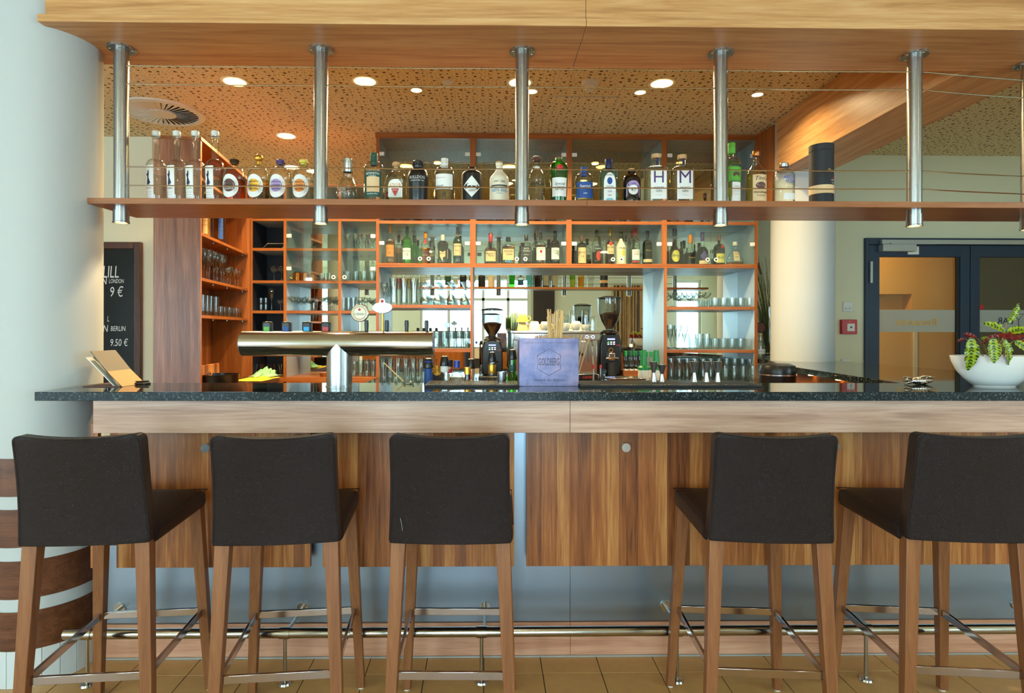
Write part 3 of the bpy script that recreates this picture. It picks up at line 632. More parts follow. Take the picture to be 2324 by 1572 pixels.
for x0, x1 in ((xl, PX(1294, SY, 1300)-.0006), (PX(1294, SY, 1300)+.0006, XR-.05)):
    part('steel_sheet', MB().box(x0, x1, SY, SY+.01, PZ(1412, 2.61), pz0+.02), M['panelsteel'], br, bevel=.0006)
    part('plinth_board', MB().box(x0, x1, 2.61, 2.63, 0.006, PZ(1412, 2.61)-.0006), M['plinthwood'], br, bevel=.001)
part('steel_backing', MB().box(PX(266, 2.42, 1200), XR-.05, 2.50, 2.51, pz0+.012, pz1), M['panelsteel'], br)
part('carcass', MB().box(PX(266, 2.42, 1200), XR-.06, 2.52, 2.60, pz0+.03, CT-.001), M['blackm'], br)
part('base_strip', MB().box(xl, XR-.05, 2.604, 2.61, 0.0, 0.006), M['grey'], br)
part('inner_shelf', MB().box(xl+.05, SX0-.05, 2.66, 3.0, 0.88, 0.905), M['steelx'], br)       # speed rail and work shelf behind the bar
part('inner_front', MB().box(xl+.05, SX0-.05, 2.635, 2.65, 0.0, CT-.001), M['cabwoodv'], br)
part('inner_support', MB().box(xl+.05, SX0-.05, 2.66, 2.98, 0.0, 0.879), M['blackm'], br)
sb = thing('side_counter_base', 'wood panelled base under the side counter with warm lamps', 'counter base', (0,0,0))
part('side_panel', MB().hexa([(SX0+.05,2.7,0),(SX0+.07,2.7,0),(2.055,3.85,0),(2.035,3.85,0)], [(SX0+.05,2.7,CT-.001),(SX0+.07,2.7,CT-.001),(2.055,3.85,CT-.001),(2.035,3.85,CT-.001)]), M['cabwoodv'], sb)
part('end_panel', MB().box(SX0+.12, SX1-.05, 4.78, 4.80, 0, CT-.001), M['cabwoodv'], sb) if False else None
part('side_panel', MB().hexa([(2.035,3.851,0),(2.055,3.851,0),(2.18,4.33,0),(2.16,4.33,0)], [(2.035,3.851,CT-.001),(2.055,3.851,CT-.001),(2.18,4.33,CT-.001),(2.16,4.33,CT-.001)]), M['cabwoodv'], sb)
part('outer_panel', MB().box(SX1-.06, SX1-.04, 2.7, 4.44, 0, CT-.001), M['cabwoodv'], sb)
for k in range(3):
    part('under_lamp', MB().lathe([(0, -.006), (.014, -.006), (.016, 0)], 12, SX0+.06+.0365*k, 2.95+.35*k, CT-.001), M['lamp'], sb)
rs = thing('work_cabinet', 'low wooden cabinet under the black bin', 'cabinet', (0,0,0))
part('cabinet_body', MB().box(1.47, 1.93, 3.38, 4.3, 0, 0.93), M['cabwoodv'], rs); part('cabinet_top', MB().box(1.45, 1.935, 3.36, 4.32, .93, .955), M['granite'], rs)
# ------------------------------------------------------------------ foot rail
RY, RZ, RR = 2.423, 0.203, 0.0195
fr = thing('foot_rail', 'brushed steel foot rail along the bottom of the bar', 'foot rail', (0,0,0))
part('rail', MB().cyl((PX(147, RY, 1440), RY, RZ), (XR-.1, RY, RZ), RR, n=24), M['steelx'], fr)
part('rail_end', MB().lathe([(0, -.012), (.012, -.009), (RR, 0)], 24).xf(Matrix.Translation((PX(147, RY, 1440), RY, RZ)) @ Matrix.Rotation(PI/2, 4, 'Y')), M['steelx'], fr)
for u in (198, 647, 1093, 1536, 1965, 2395):
    x = PX(u, RY, 1546)
    p = part('rail_post', MB().cyl((x, RY, .008), (x, RY, RZ-RR), .0075, n=12), M['steelx'], fr)
    part('floor_flange', MB().lathe([(.0075, .008), (.024, .007), (.027, 0), (0, 0)][::-1], 20, x, RY), M['steelx'], p)
    part('clamp', MB().cyl((x-.02, RY, RZ), (x+.02, RY, RZ), RR+.003, n=24), M['steelx'], p)
    part('wall_strut', MB().cyl((x+.012, RY, RZ+.012), (x+.012, SY, RZ+.012), .007, n=12), M['steelx'], p)
    part('wall_flange', MB().cyl((x+.012, SY-.006, RZ+.012), (x+.012, SY, RZ+.012), .024, n=20), M['steelx'], p)
# ------------------------------------------------------------------ hanging shelf
HY, SF, SBK = 2.62, 2.565, 2.885
SZ0 = 1.955; SZ1 = SZ0 + .0255
hs = thing('hanging_shelf', 'long wooden bottle shelf hung from steel posts above the bar', 'shelf', (0,0,0))
hx0, hxs, hx1 = PX(198, SF, 460), PX(1333, SF, 465), 2.85
for x0, x1, dx in ((hx0, hxs-.0008, -.0), (hxs+.0008, hx1, 0)):
    mb = MB().slab([(x0, SF), (x1, SF), (x1-(.115 if x0 < 0 else 0), SBK), (x0-(.115 if x0 > 0 else -.02), SBK)], SZ0, SZ1)
    part('shelf_board', mb, M['shelfwood'], hs, bevel=.0015)
POST = [(275, 490), (728, 490), (1184.5, 490), (1635, 490), (2075, 490)]
px_ = [PX(u, HY, v) for u, v in POST] + [2.47]
for k, x in enumerate(px_):
    y = HY if k < 5 else 2.70
    p = part('post', MB().cyl((x, y, 1.925), (x, y, ZB-.004), .0295, n=32), M['steel'], hs)
    part('flange', MB().lathe([(0, -.0), (.056, 0), (.056, -.006), (.054, -.008), (0, -.008)][::-1], 40, x, y, ZB), M['steel'], p)
    for a in (0.3, 1.87, 3.44, 5.0): part('screw', MB().lathe([(0, -.0105), (.005, -.010), (.006, -.008)], 8, x+.043*math.cos(a), y+.043*math.sin(a), ZB), M['chrome'], p)
    lp = part('lamp_sleeve', MB().lathe([(.026, 1.884), (.0335, 1.884), (.0335, 1.888), (.0315, 1.890), (.0315, 1.935), (.0285, 1.936)], 32, x, y), M['steel'], p)
    part('lamp_lens', MB().lathe([(0, 1.890), (.0265, 1.889)], 24, x, y), M['lamp'], p)
    l = bpy.data.lights.new('shelf_spot', 'SPOT'); l.energy = 4; l.color = (1, .75, .45); l.spot_size = math.radians(75); l.spot_blend = .7; l.shadow_soft_size = .02
    lo = bpy.data.objects.new('shelf_spot', l); COL.objects.link(lo); lo.location = (x, y, 1.878)
for k in range(len(px_)-1):
    a, b = px_[k], px_[k+1]; ya, yb = HY+.0, (HY if k < 4 else 2.70)
    for v in (155, 196, 382, 424):
        z = PZ(v, HY, 700)
        sag = random.uniform(.002, .006) if v in (196, 382) else .001
        pts = [(a+.029+(b-a-.058)*t, ya+(yb-ya)*t-.012, z-sag*4*t*(1-t)) for t in [i/10 for i in range(11)]]
        part('guard_wire', MB().tube(pts, .0028, 6), M['chrome'], hs)
# ================================================================== back cabinets
CF, CM = 4.94, 5.28                              # cabinet front and mirror
T_ = .019
def cz(v, u=1300): return PZ(v, CF, u)
def cx(u, v=650): return PX(u, CF, v)
def hingepart(par, x, z, s):
    part('hinge', MB().box(x, x+.042*s, CF-.014, CF-.004, z-.016, z+.016) if s > 0 else MB().box(x-.042, x, CF-.014, CF-.004, z-.016, z+.016), M['white'], par, bevel=.006)
def glassdoor(par, x0, x1, z0, z1, knobx=None, hs=1):
    d = part('glass_door', MB().box(x0, x1, CF-.008, CF-.003, z0, z1), M['g_pane'], par, smooth=False)
    if knobx is not None:
        part('knob', MB().cyl((knobx, CF-.026, z0+.03), (knobx, CF-.008, z0+.03), .017, .014, 20), M['white'], d)
        part('knob_inlay', MB().cyl((knobx, CF-.0275, z0+.03), (knobx, CF-.026, z0+.03), .008, n=12), M['ink'], d)
    xh = x0 if hs > 0 else x1
    for zf in ((z0+z1)/2-.0,) if z1-z0 < .45 else (z0+.1, z1-.12): hingepart(d, xh, zf, hs)
# ---- main display cabinet
mc = thing('display_cabinet', 'tall cherry wood bar cabinet with mirror back and glass doors', 'cabinet', (0,0,0))
XA, XB, XC, XD, XE = cx(857), cx(1073), cx(1291), cx(1507), cx(1716)
zt, zr1, zr2 = CEIL-.004, cz(505), cz(601)        # top, board between upper rows, board under the bottle row
BASE = 1.03
def bd(par, x0, x1, z0, z1, y0=CF, y1=CM, mat='cabwood', name='shelf_board'): return part(name, MB().box(x0, x1, y0, y1, z0, z1), M[mat], par, bevel=.001)
def upright(par, x, z0, z1, w=.026, edge=True, inner='silverlam'):
    o = part('side_panel', MB().box(x-w/2, x+w/2, CF+.004, CM, z0, z1), M[inner], par)
    part('edge_strip', MB().box(x-w/2-.001, x+w/2+.001, CF-.002, CF+.0035, z0, z1), M['cabwoodv'], o)
for x, w in ((XA, .024), (XB, .044), (XC, .042), (XD, .042), (XE, .024)):
    upright(mc, x, zr1 if False else cz(607), cz(316), w)
for x in (XA, XD, XE): upright(mc, x+(0.012 if x == XD else 0), BASE, cz(607), .022)
upright(mc, XB-.01, BASE, cz(607), .018)
bd(mc, XA-.02, XE+.02, cz(316), zt, CF-.004, CM, 'cabwood', 'cornice_board')
for za, zb in ((cz(509), cz(502)), (cz(602.5), cz(598)), (cz(607.5), cz(603))):
    o = part('shelf_board', MB().box(XA-.012, XE+.012, CF+.004, CM, za, zb), M['silverlam'], mc)
    part('edge_strip', MB().box(XA-.012, XE+.012, CF-.003, CF+.0035, za, zb), M['cabwood'], o)
part('mirror_back', MB().box(XA, XE, CM, CM+.006, BASE, cz(316)), M['mirror'], mc, smooth=False)
part('rear_panel', MB().box(XA-.01, XE+.01, CM+.007, CM+.02, 0, zt), M['cabwoodv'], mc)
cols = [(XA+.014, XB-.024), (XB+.024, XC-.023), (XC+.023, XD-.023), (XD+.023, XE-.014)]
for i, (x0, x1) in enumerate(cols):
    xm = (x0+x1)/2
    for z0, z1 in ((cz(500), cz(319)), (cz(597), cz(510))):
        glassdoor(mc, x0, xm-.001, z0, z1, xm-.035, 1); glassdoor(mc, xm+.001, x1, z0, z1, xm+.035, -1)
def inner_shelf(par, x0, x1, v0, v1, y1=CM):
    o = part('shelf_board', MB().box(x0, x1, CF+.012, y1, cz(v1), cz(v0)), M['silverlam'], par)
    part('edge_strip', MB().box(x0, x1, CF+.006, CF+.0115, cz(v1), cz(v0)), M['cabwood'], o)
    return cz(v0)
Z_L1 = inner_shelf(mc, XA+.012, XB-.02, 692, 699); Z_L2 = inner_shelf(mc, XA+.012, XB-.02, 791, 799)
Z_R1 = inner_shelf(mc, XD+.024, XE-.012, 695, 702); Z_R2 = inner_shelf(mc, XD+.024, XE-.012, 793, 800)
Z_B = cz(598); Z_A = cz(502)
# ---- left display cabinet
lc = thing('display_cabinet', 'lower cherry cabinet with dark and mirrored bays left of the tall one', 'cabinet', (0,0,0))
LA, LB, LCc = cx(570), cx(647), cx(771)
LT = cz(426)
for x in (LA, LB, LCc): upright(lc, x, BASE-.06, LT, .022, inner='navyback' if x == LA else 'silverlam')
bd(lc, LA, XA-.014, LT, LT+.02)
rows = [(499, 504), (565, 571), (638, 644), (706, 712)]
Z_LR = []
for v0, v1 in rows:
    o = part('shelf_board', MB().box(LA+.012, XA-.014, CF+.006, CM, cz(v1), cz(v0)), M['silverlam'], lc)
    part('edge_strip', MB().box(LA+.012, XA-.014, CF, CF+.0055, cz(v1), cz(v0)), M['cabwood'], o)
    Z_LR.append(cz(v0))
o = bd(lc, LA+.012, XA-.014, cz(866), cz(856)); Z_LR.append(cz(856))
part('mirror_back', MB().box(LB, XA-.012, CM, CM+.006, cz(856), LT), M['mirror'], lc, smooth=False)
part('dark_back', MB().box(LA, LB, CM-.02, CM+.006, cz(856), LT), M['navyback'], lc)
part('rear_panel', MB().box(LA, XA-.012, CM+.007, CM+.02, 0, LT), M['cabwoodv'], lc)
part('base_front', MB().box(LA-.012, XA-.014, CF-.002, CF+.018, 0, cz(866.2)), M['cabwoodv'], lc)
glassdoor(lc, LB+.013, LCc-.013, cz(639), cz(505), LCc-.045, 1); glassdoor(lc, LCc+.013, XA-.016, cz(639), cz(505), LCc+.045, -1)
glassdoor(lc, LB+.013, LCc-.013, cz(498), cz(428), None, 1); glassdoor(lc, LCc+.013, XA-.016, cz(498), cz(428), None, -1)
# ---- back counter in the niche
bc = thing('back_counter', 'dark back counter carrying the espresso machine and grinders', 'counter', (0,0,0))
part('counter_slab', MB().box(XA-.012, XE+.012, 4.35, CM-.001, BASE-.03, BASE-.001), M['granite'], bc, bevel=.002)
part('base_front', MB().box(XA, XE, 4.38, 4.40, 0, BASE-.031), M['cabwoodv'], bc); part('base_body', MB().box(XA, XE, 4.402, CM-.001, 0, BASE-.031), M['cabwoodv'], bc)
# ---- left shelf unit (runs back at a slight angle)
UA = math.radians(6.2); UX, UY = PX(458, 3.88, 650), 3.88
su = thing('shelf_unit', 'open cherry wood shelf unit with glasses, end panel facing the bar', 'shelf unit', (UX, UY, 0), UA)
UL, UD, UT = 1.035, .285, PZ(320, 3.88, 420)
part('end_panel', MB().box(-UD, 0, -.022, 0, 0, UT), M['endwood'], su, bevel=.0015)
part('far_panel', MB().box(-UD, .012, UL, UL+.022, 0, UT), M['cabwoodv'], su, bevel=.001)
part('back_panel', MB().box(-UD, -UD+.012, 0.0, UL, 0, UT), M['backwood'], su)
part('top_board', MB().box(-UD, .004, -.024, UL+.022, UT, UT+.022), M['cabwoodv'], su, bevel=.001)
UZ = [PZ(v, 3.88, 458) for v in (528, 630, 715)]
for z in UZ + [2.40]: part('shelf_board', MB().box(-UD+.012, 0, 0, UL, z-.019, z), M['cabwoodv'], su, bevel=.001)
dw = part('drawer_front', MB().box(-.02, 0, .0, .34, 1.08, 1.19), M['backwood'], su); part('knob', MB().cyl((0, .1, 1.135), (.022, .1, 1.135), .009), M['chrome'], dw)
for z in UZ:
    for y in (.3, .6, .98): part('shelf_pin', MB().cyl((-.03, y, z-.03), (-.03, y, z-.0195), .005, n=8), M['silver'], su)
def UP(x, y):   # local place in the shelf unit -> world
    return UX + x*math.cos(UA) - y*math.sin(UA), UY + x*math.sin(UA) + y*math.cos(UA)
# ---- left work counter with steel edge
wk = thing('work_counter', 'work counter with steel edge below the left shelf unit', 'counter', (0,0,0))
WZ = 1.05
part('counter_slab', MB().slab([(-1.83, 3.9), (-1.705, 3.9), (-1.705, 4.92), (-1.95, 4.92)], WZ-.04, WZ), M['granite'], wk)
part('steel_edge', MB().box(-1.704, -1.696, 3.9, 4.92, WZ-.045, WZ+.001), M['panelsteel'], wk)
part('base_front', MB().box(-1.725, -1.71, 3.92, 4.9, 0, WZ-.041), M['cabwoodv'], wk)
# ================================================================== bar stools (origin: floor under the back panel's outer face centre; +y towards the bar)
def bent_panel(w0, w1, y0, y1, z0, z1, th, bow, dip):
    """leather back: width w0 at the bottom, w1 at the top, leaning from y0 to y1, bowed towards -y"""
    nx = 12; TT = [0, .01, .035, .15, .3, .45, .6, .75, .87, .93, .96, .98, .993, 1.0]; nz = len(TT)-1; rc = .02; mb = MB(); vs = []; fs = []
    for side in (0, 1):
        for j in range(nz+1):
            t = TT[j]; dd = max(0, rc-(1-t)*(z1-z0)); d0 = max(0, .010-t*(z1-z0))
            for i in range(nx+1):
                s = -1 + 2*i/nx; hw = (w0 + (w1-w0)*t - .008*math.sin(PI*t))/2 - (rc-math.sqrt(max(0, rc*rc-dd*dd))) - (.010-math.sqrt(max(0, .0001-d0*d0)))
                y = y0 + (y1-y0)*(t**1.4) - bow*(1-s*s)
                z = z0 + (z1-z0)*t + dip*(s*s-1)*t**6
                vs.append((s*hw, y + (th if side else 0), z))
    n = (nx+1)*(nz+1)
    for j in range(nz):
        for i in range(nx):
            a = j*(nx+1)+i; fs.append((a, a+1, a+nx+2, a+nx+1)); fs.append((n+a, n+a+nx+1, n+a+nx+2, n+a+1))
    for i in range(nx):
        fs.append((i, n+i, n+i+1, i+1)); a = nz*(nx+1)+i; fs.append((a, a+1, n+a+1, n+a))
    for j in range(nz):
        a = j*(nx+1); fs.append((a, a+nx+1, n+a+nx+1, n+a)); a += nx; fs.append((a, n+a, n+a+nx+1, a+nx+1))
    return mb.add(vs, fs)
ST = {}
ST['backrest'] = bent_panel(.392, .374, 0, -.045, .748, 1.098, .045, .014, .010).mesh('backrest', M['leather'], True, 60)
def outline(y_off, inset):
    pts = []
    for k in range(21):
        t = (k/20)**.8; dd = max(0, .02-(1-t)*.35); hw = (.392+(.374-.392)*t-.008*math.sin(PI*t))/2-inset-(.02-math.sqrt(max(0, .0004-dd*dd)))*.9; pts.append((hw, y_off-.045*t**1.4, .75+.347*t))
    top = [((1-2*k/12)*(.170-inset), y_off-.045-.014*(1-(1-2*k/12)**2), 1.097-.01*(1-(1-2*k/12)**2)) for k in range(1, 12)]
    return pts + top + [(-p[0], p[1], p[2]) for p in pts[::-1]]
ST['piping'] = MB().tube(outline(-.0005, .0065), .0018, 6).mesh('piping', M['leather'])
def seatmesh():
    lo, hi = [], []
    for z, e in ((.735, 0), (.80, 0)):
        q = [(-.20+e, .04, z), (.20-e, .04, z), (.203-e, .455-e, z), (-.203+e, .455-e, z)]
        (lo if z < .78 else hi).extend(q)
    mb = MB(); nx, ny = 8, 8
    def top(a, b):
        s, t = 2*a-1, b; return (s*(.2+.003*t), .03+.43*t, .79+.022*(1-s**4)*(1-(2*t-1)**6)+.006*t)
    mb.grid(top, nx, ny); n = len(mb.v)
    mb.v += [(x, y, .730) for x, y, z in mb.v[:n]]
    mb.f += [tuple(i+n for i in f[::-1]) for f in mb.f]
    W = nx+1
    for i in range(nx):
        mb.f.append((i, n+i, n+i+1, i+1)); a = ny*W+i; mb.f.append((a, a+1, n+a+1, n+a))
    for j in range(ny):
        a = j*W; mb.f.append((a, a+W, n+a+W, n+a)); a += nx; mb.f.append((a, n+a, n+a+W, a+W))
    return mb.mesh('seat', M['leather'], True, 60)
ST['seat'] = seatmesh()
ST['seat_piping'] = MB().tube([(s*.2, .05, .792) for s in (-1,)] + [(-.2035, .455, .797), (.2035, .455, .797), (.2, .05, .792)], .002, 6).mesh('piping', M['leather'])
def leg(x0, y0, x1, y1, zt, w0, w1):   # foot (x0,y0) up to (x1,y1)
    def q(x, y, w, z): return [(x-w/2, y-w/2, z), (x+w/2, y-w/2, z), (x+w/2, y+w/2, z), (x-w/2, y+w/2, z)]
    return MB().hexa(q(x0, y0, w0, .006), q(x1, y1, w1, zt)).mesh('leg', M['legwood'])
LEG = [leg(-.198, -.005, -.166, .030, .757, .030, .045), leg(.198, -.005, .166, .030, .757, .030, .045),
       leg(-.208, .478, -.172, .430, .742, .030, .045), leg(.208, .478, .172, .430, .742, .030, .045)]
FOOTP = [(-.198, -.005), (.198, -.005), (-.208, .478), (.208, .478)]
ST['glide'] = MB().cyl((0, 0, 0), (0, 0, .0058), .012, n=12).mesh('glide', M['white'])
ZR_ = .322
def fr_at(i, z):
    a = (FOOTP[i], ((-.166, .030), (.166, .030), (-.172, .430), (.172, .430))[i]); t = z/.75
    return a[0][0]+(a[1][0]-a[0][0])*t, a[0][1]+(a[1][1]-a[0][1])*t
P4 = [fr_at(i, ZR_) for i in range(4)]
def bar(a, b, h=.026, d=.011):
    a, b = Vector((a[0], a[1], ZR_)), Vector((b[0], b[1], ZR_)); e = (b-a).normalized(); nrm = Vector((-e.y, e.x, 0))*d/2
    q = [a-nrm, b-nrm, b+nrm, a+nrm]; dz = Vector((0, 0, h/2))
    return MB().hexa([v-dz for v in q], [v+dz for v in q]).mesh('footrest_bar', M['darkchrome'])
def sh(i, dx, dy): return (P4[i][0]+dx, P4[i][1]+dy)
BARS = [bar(sh(0, .012, .006), sh(1, -.012, .006)), bar(sh(2, .012, -.006), sh(3, -.012, -.006)), bar(sh(0, .006, .0), sh(2, .006, 0)), bar(sh(1, -.006, 0), sh(3, -.006, 0))]
STOOLS = [(192, 1225, 5.0, 'brown leather bar stool beside the wood banded column'),
          (627, 1228, 5.3, 'brown leather bar stool second from the banded column'),
          (1022, 1228, -1.0, 'brown leather bar stool with pale scratches on its back'),
          (1750, 1221, -4.5, 'brown leather bar stool right of the bare wooden bar panel'),
          (2203, 1217, -6.0, 'brown leather bar stool cut by the right edge, below the potted plant')]
for u, v, r, lb in STOOLS:
    Y = 1.895; x = PX(u, Y, v)
    t = thing('bar_stool', lb, 'bar stool', (x, Y, 0), math.radians(r), 'leather bar stools along the bar')
    o = part('backrest', ST['backrest'], None, t, bevel=.012, seg=3); o.modifiers['bevel'].angle_limit = math.radians(60)
    part('piping', ST['piping'], None, o)
    o = part('seat', ST['seat'], None, t, bevel=.022, seg=4); o.modifiers['bevel'].angle_limit = math.radians(60)
    part('piping', ST['seat_piping'], None, o)
    for i in range(4):
        l = part('leg', LEG[i], None, t, bevel=.002); part('glide', ST['glide'], None, l, loc=(FOOTP[i][0], FOOTP[i][1], 0))
    for b in BARS: part('footrest_bar', b, None, t, bevel=.0012)
    if 'scratches' in lb:
        mb = MB()
        for (a, b) in (((-.147, .80), (-.145, .865)), ((-.150, .79), (-.156, .83)), ((-.138, .805), (-.1385, .87))):
            mb.tube([(a[0], -.0085, a[1]), ((a[0]+b[0])/2+.001, -.0105, (a[1]+b[1])/2), (b[0], -.0125, b[1])], .0006, 4)
        part('scratch', mb, M['grey'], o.parent and t)
# ================================================================== bottles
def profile(R, h, zs, zn, rn, style='round', tb=1.0, lip=True, waist=0.0):
    """outer profile: body to zs, shoulder to zn, neck to h"""
    p = [(0, 0), (R*tb*.9, 0), (R*tb, .006)]
    for k in range(1, 5):
        t = k/4; p.append((R*(tb+(1-tb)*t) - waist*R*math.sin(PI*t), .006+(zs-.006)*t))
    for k in range(1, 9):
        t = k/8
        if style == 'round': r = rn + (R-rn)*math.cos(t*PI/2); z = zs + (zn-zs)*math.sin(t*PI/2)
        elif style == 'slope': s = t*t*(3-2*t); r = R + (rn-R)*s; z = zs + (zn-zs)*t
        else: r = R + (rn-R)*t; z = zs + (zn-zs)*t
        p.append((max(r, rn), z))
    p += [(rn, h-.014)]
    if lip: p += [(rn*1.18, h-.012), (rn*1.18, h)]
    else: p += [(rn, h)]
    return p
def rad_at(prof, z):
    for (r0, z0), (r1, z1) in zip(prof[2:], prof[3:]):
        if z0 <= z <= z1: return r0 + (r1-r0)*((z-z0)/(z1-z0) if z1 > z0 else 0)
    return prof[2][0]
def bottle(label, x, y, z, prof, gm, cap=None, liquid=None, labels=(), texts=(), p=2.0, q=1.0, rot=0.0, group=None, name='bottle', n=28, extra=None):
    """cap = (radius, bottom, top, material, kind); liquid = (material, level); labels = (shape, s, z, half_s, half_z, material); texts = (string, width, s, z, material[, squash])"""
    t = thing(name, label, 'bottle', (x, y, z), rot, group)
    part('glass_body', MB().lathe(prof, n, p=p, q=q), gm, t)
    def place(s, zz, off):
        R = rad_at(prof, zz)
        if p == 2.0:
            th = -PI/2 + s/max(R, .004); return ((R+off)*math.cos(th), (R+off)*q*math.sin(th), zz)
        xx = max(-R*.999, min(R*.999, s)); return (xx, -q*R*(1-abs(xx/R)**p)**(1/p) - off, zz)
    if liquid:
        lv = liquid[1]; ip = [(max(r-.0022, 0), max(zz, .004)) for r, zz in prof if zz <= lv and r > 0]
        rr = max(rad_at(prof, lv)-.0022, .002); ip = [(0, .004)] + ip + [(rr, lv), (0, lv)]
        part('liquid', MB().lathe(ip, n, p=p, q=q), liquid[0], t)
    if cap:
        r, b0, b1, cm, kind = cap
        if kind == 'ball': cp = [(r*.5, b0)] + [(r*.5*1.0, b0+(b1-b0)*.3)] + [(r*math.sin(a), b0+(b1-b0)*.62-(b1-b0)*.38*math.cos(a)) for a in [PI*k/8 for k in range(2, 9)]]
        elif kind == 'mush': cp = [(r*.72, b0), (r*.72, b0+(b1-b0)*.3), (r, b0+(b1-b0)*.36), (r, b1-.003), (r*.8, b1), (0, b1)]
        else: cp = [(r*.98, b0), (r, b0+.002), (r, b1-.0025), (r*.9, b1), (0, b1)]
        part('cap', MB().lathe(cp, 20), cm, t)
    made = []
    for sh, s, zc, hs, hz, mt in labels:
        mb = MB(); off = .0005 + .0003*len(made)
        if sh == 'rect': mb.grid(lambda a, b: place(s+(2*a-1)*hs, zc+(2*b-1)*hz, off), 10, 4)
        else:
            if sh == 'oval': ring = [(math.cos(2*PI*k/28), math.sin(2*PI*k/28)) for k in range(28)]
            elif sh == 'arch': ring = [(-1, -1), (1, -1), (1, .2)] + [(math.cos(PI*k/12), .2+.8*math.sin(PI*k/12)) for k in range(1, 12)] + [(-1, .2)]
            elif sh == 'diamond':
                ring = []
                cn = [(0, -1), (1, 0), (0, 1), (-1, 0)]
                for a, b in zip(cn, cn[1:]+cn[:1]): ring += [(a[0]+(b[0]-a[0])*k/6, a[1]+(b[1]-a[1])*k/6) for k in range(6)]
            elif sh == 'tri': ring = [(0, -1), (.5, 0), (1, 1), (0, 1), (-1, 1), (-.5, 0)]
            elif sh == 'chev': ring = [(-1, -.55), (0, -1), (1, -.55), (1, 1), (.5, .75), (0, .5), (-.5, .75), (-1, 1)]
            else: ring = sh
            m = len(ring); cxx = sum(a for a, b in ring)/m; cyy = sum(b for a, b in ring)/m
            vs = [place(s+cxx*hs, zc+cyy*hz, off)]; fs = []
            for f in (.5, 1.0): vs += [place(s+(cxx+(a-cxx)*f)*hs, zc+(cyy+(b-cyy)*f)*hz, off) for a, b in ring]
            for k in range(m):
                k2 = (k+1) % m; fs += [(0, 1+k, 1+k2), (1+k, 1+m+k, 1+m+k2, 1+k2)]
            mb.add(vs, fs)
        made.append(part('label', mb, mt, t))
    for tx in texts:
        st, w, s, zc, mt = tx[:5]
        part('lettering', text_mb(st, width=w, fn=lambda a, b: place(s+a, zc+b, .0016), squash=tx[5] if len(tx) > 5 else 1.0, bold=tx[6] if len(tx) > 6 else 0.0, shear=tx[7] if len(tx) > 7 else 0.0),
             mt, made[-1] if made else t, smooth=False)
    if extra: extra(t, place)
    return t
BY = 2.725                                      # bottles on the hanging shelf
K_ = BY/F
def hb(u, vtop): return PX(u, BY, 430), PZ(vtop, BY, u)-SZ1     # x, height
def px(n): return n*K_
G1 = None
LADY = [(-.15,-1),(.05,-1),(.0,-.86),(.3,-.86),(.35,-1),(.5,-1),(.42,-.8),(.75,-.7),(.5,-.35),(.22,.0),(.2,.3),(.35,.45),(.3,.8),(.1,1),(-.1,.85),(-.12,.6),(-.6,.5),(-.62,.4),(-.15,.38),(-.2,.1),(-.35,-.4),(-.5,-.78)]
for k, (u, lb, tm_, tc_) in enumerate(((354, 'leftmost tall clear spirit bottle with white stopper and red print', 'Himbeer-', 'redtext'), (401, 'second tall clear spirit bottle from the left, black print', 'Tonka-', 'ink'),
                         (443, 'third tall clear spirit bottle from the left, green print', 'Mirabelle', 'limelab'), (488, 'fourth tall clear spirit bottle, next to the amber capped one', 'Schwarze', 'brownlab'))):
    x, h = hb(u, 298); R = px(20.5); pf = profile(R, h-px(8), px(84), px(104), px(7.5), 'round', .86)
    s0 = -px(7)
    bottle(lb, x, BY, SZ1, pf, M['g_clear'], (px(8.5), h-px(12), h, M['white'], 'cyl'), (M['g_water'], px((66, 84, 78, 64)[k])),
           [('rect', s0, px(46), px(11.5), px(40), M['paper']), (LADY, s0-px(1), px(59), px(8), px(17), M['navy'])],
           [(tm_, px(17), s0, px(36), M[tc_]), ('~~~~~~', px(17), s0, px(27), M['ink']), ('~~~~~', px(15), s0, px(22), M['ink']), ('~~~~~~', px(17), s0, px(16), M['ink']), ('0,5L  40%', px(16), s0, px(9), M['ink'])], group='tall clear spirit bottles')
for u, vt_, lb, cm, kind, dm, liq, t1 in ((532, 362, 'round shouldered bottle with amber cap and brown disc label', 'g_brown', 'mush', 'brownlab', 'g_amber', 'Chardonnay di'), (587, 350, 'round shouldered bottle with golden ball stopper and gold disc', 'gold', 'ball', 'gold', 'g_straw', 'NONINO'),
                             (637, 363, 'round shouldered bottle with purple cap and lilac disc label', 'purple', 'mush', 'lilac', 'g_water', 'Il Merlot di'), (689, 363, 'round shouldered bottle with yellow cap and orange disc label', 'yellow', 'mush', 'orange', 'g_water', 'Moscato di')):
    x, h = hb(u, vt_); R = px(24); pf = profile(R, px(98), px(62), px(88), px(8), 'round')
    s0 = -px(3)
    bottle(lb, x, BY, SZ1, pf, M['g_clear'], (px(10), px(93), h, M[cm], kind), (M[liq], px(58)),
           [('oval', s0, px(41), px(21), px(26), M['paper']), ('oval', s0, px(42), px(13.5), px(14.5), M[dm])],
           [(t1, px(22), s0, px(50), M['ink']), ('NONINO', px(25), s0, px(42), M['ink'], 1, .01), ('GRAPPA', px(21), s0, px(34), M['paper'] if dm == 'brownlab' else M['ink'])], group='round shouldered grappa style bottles')
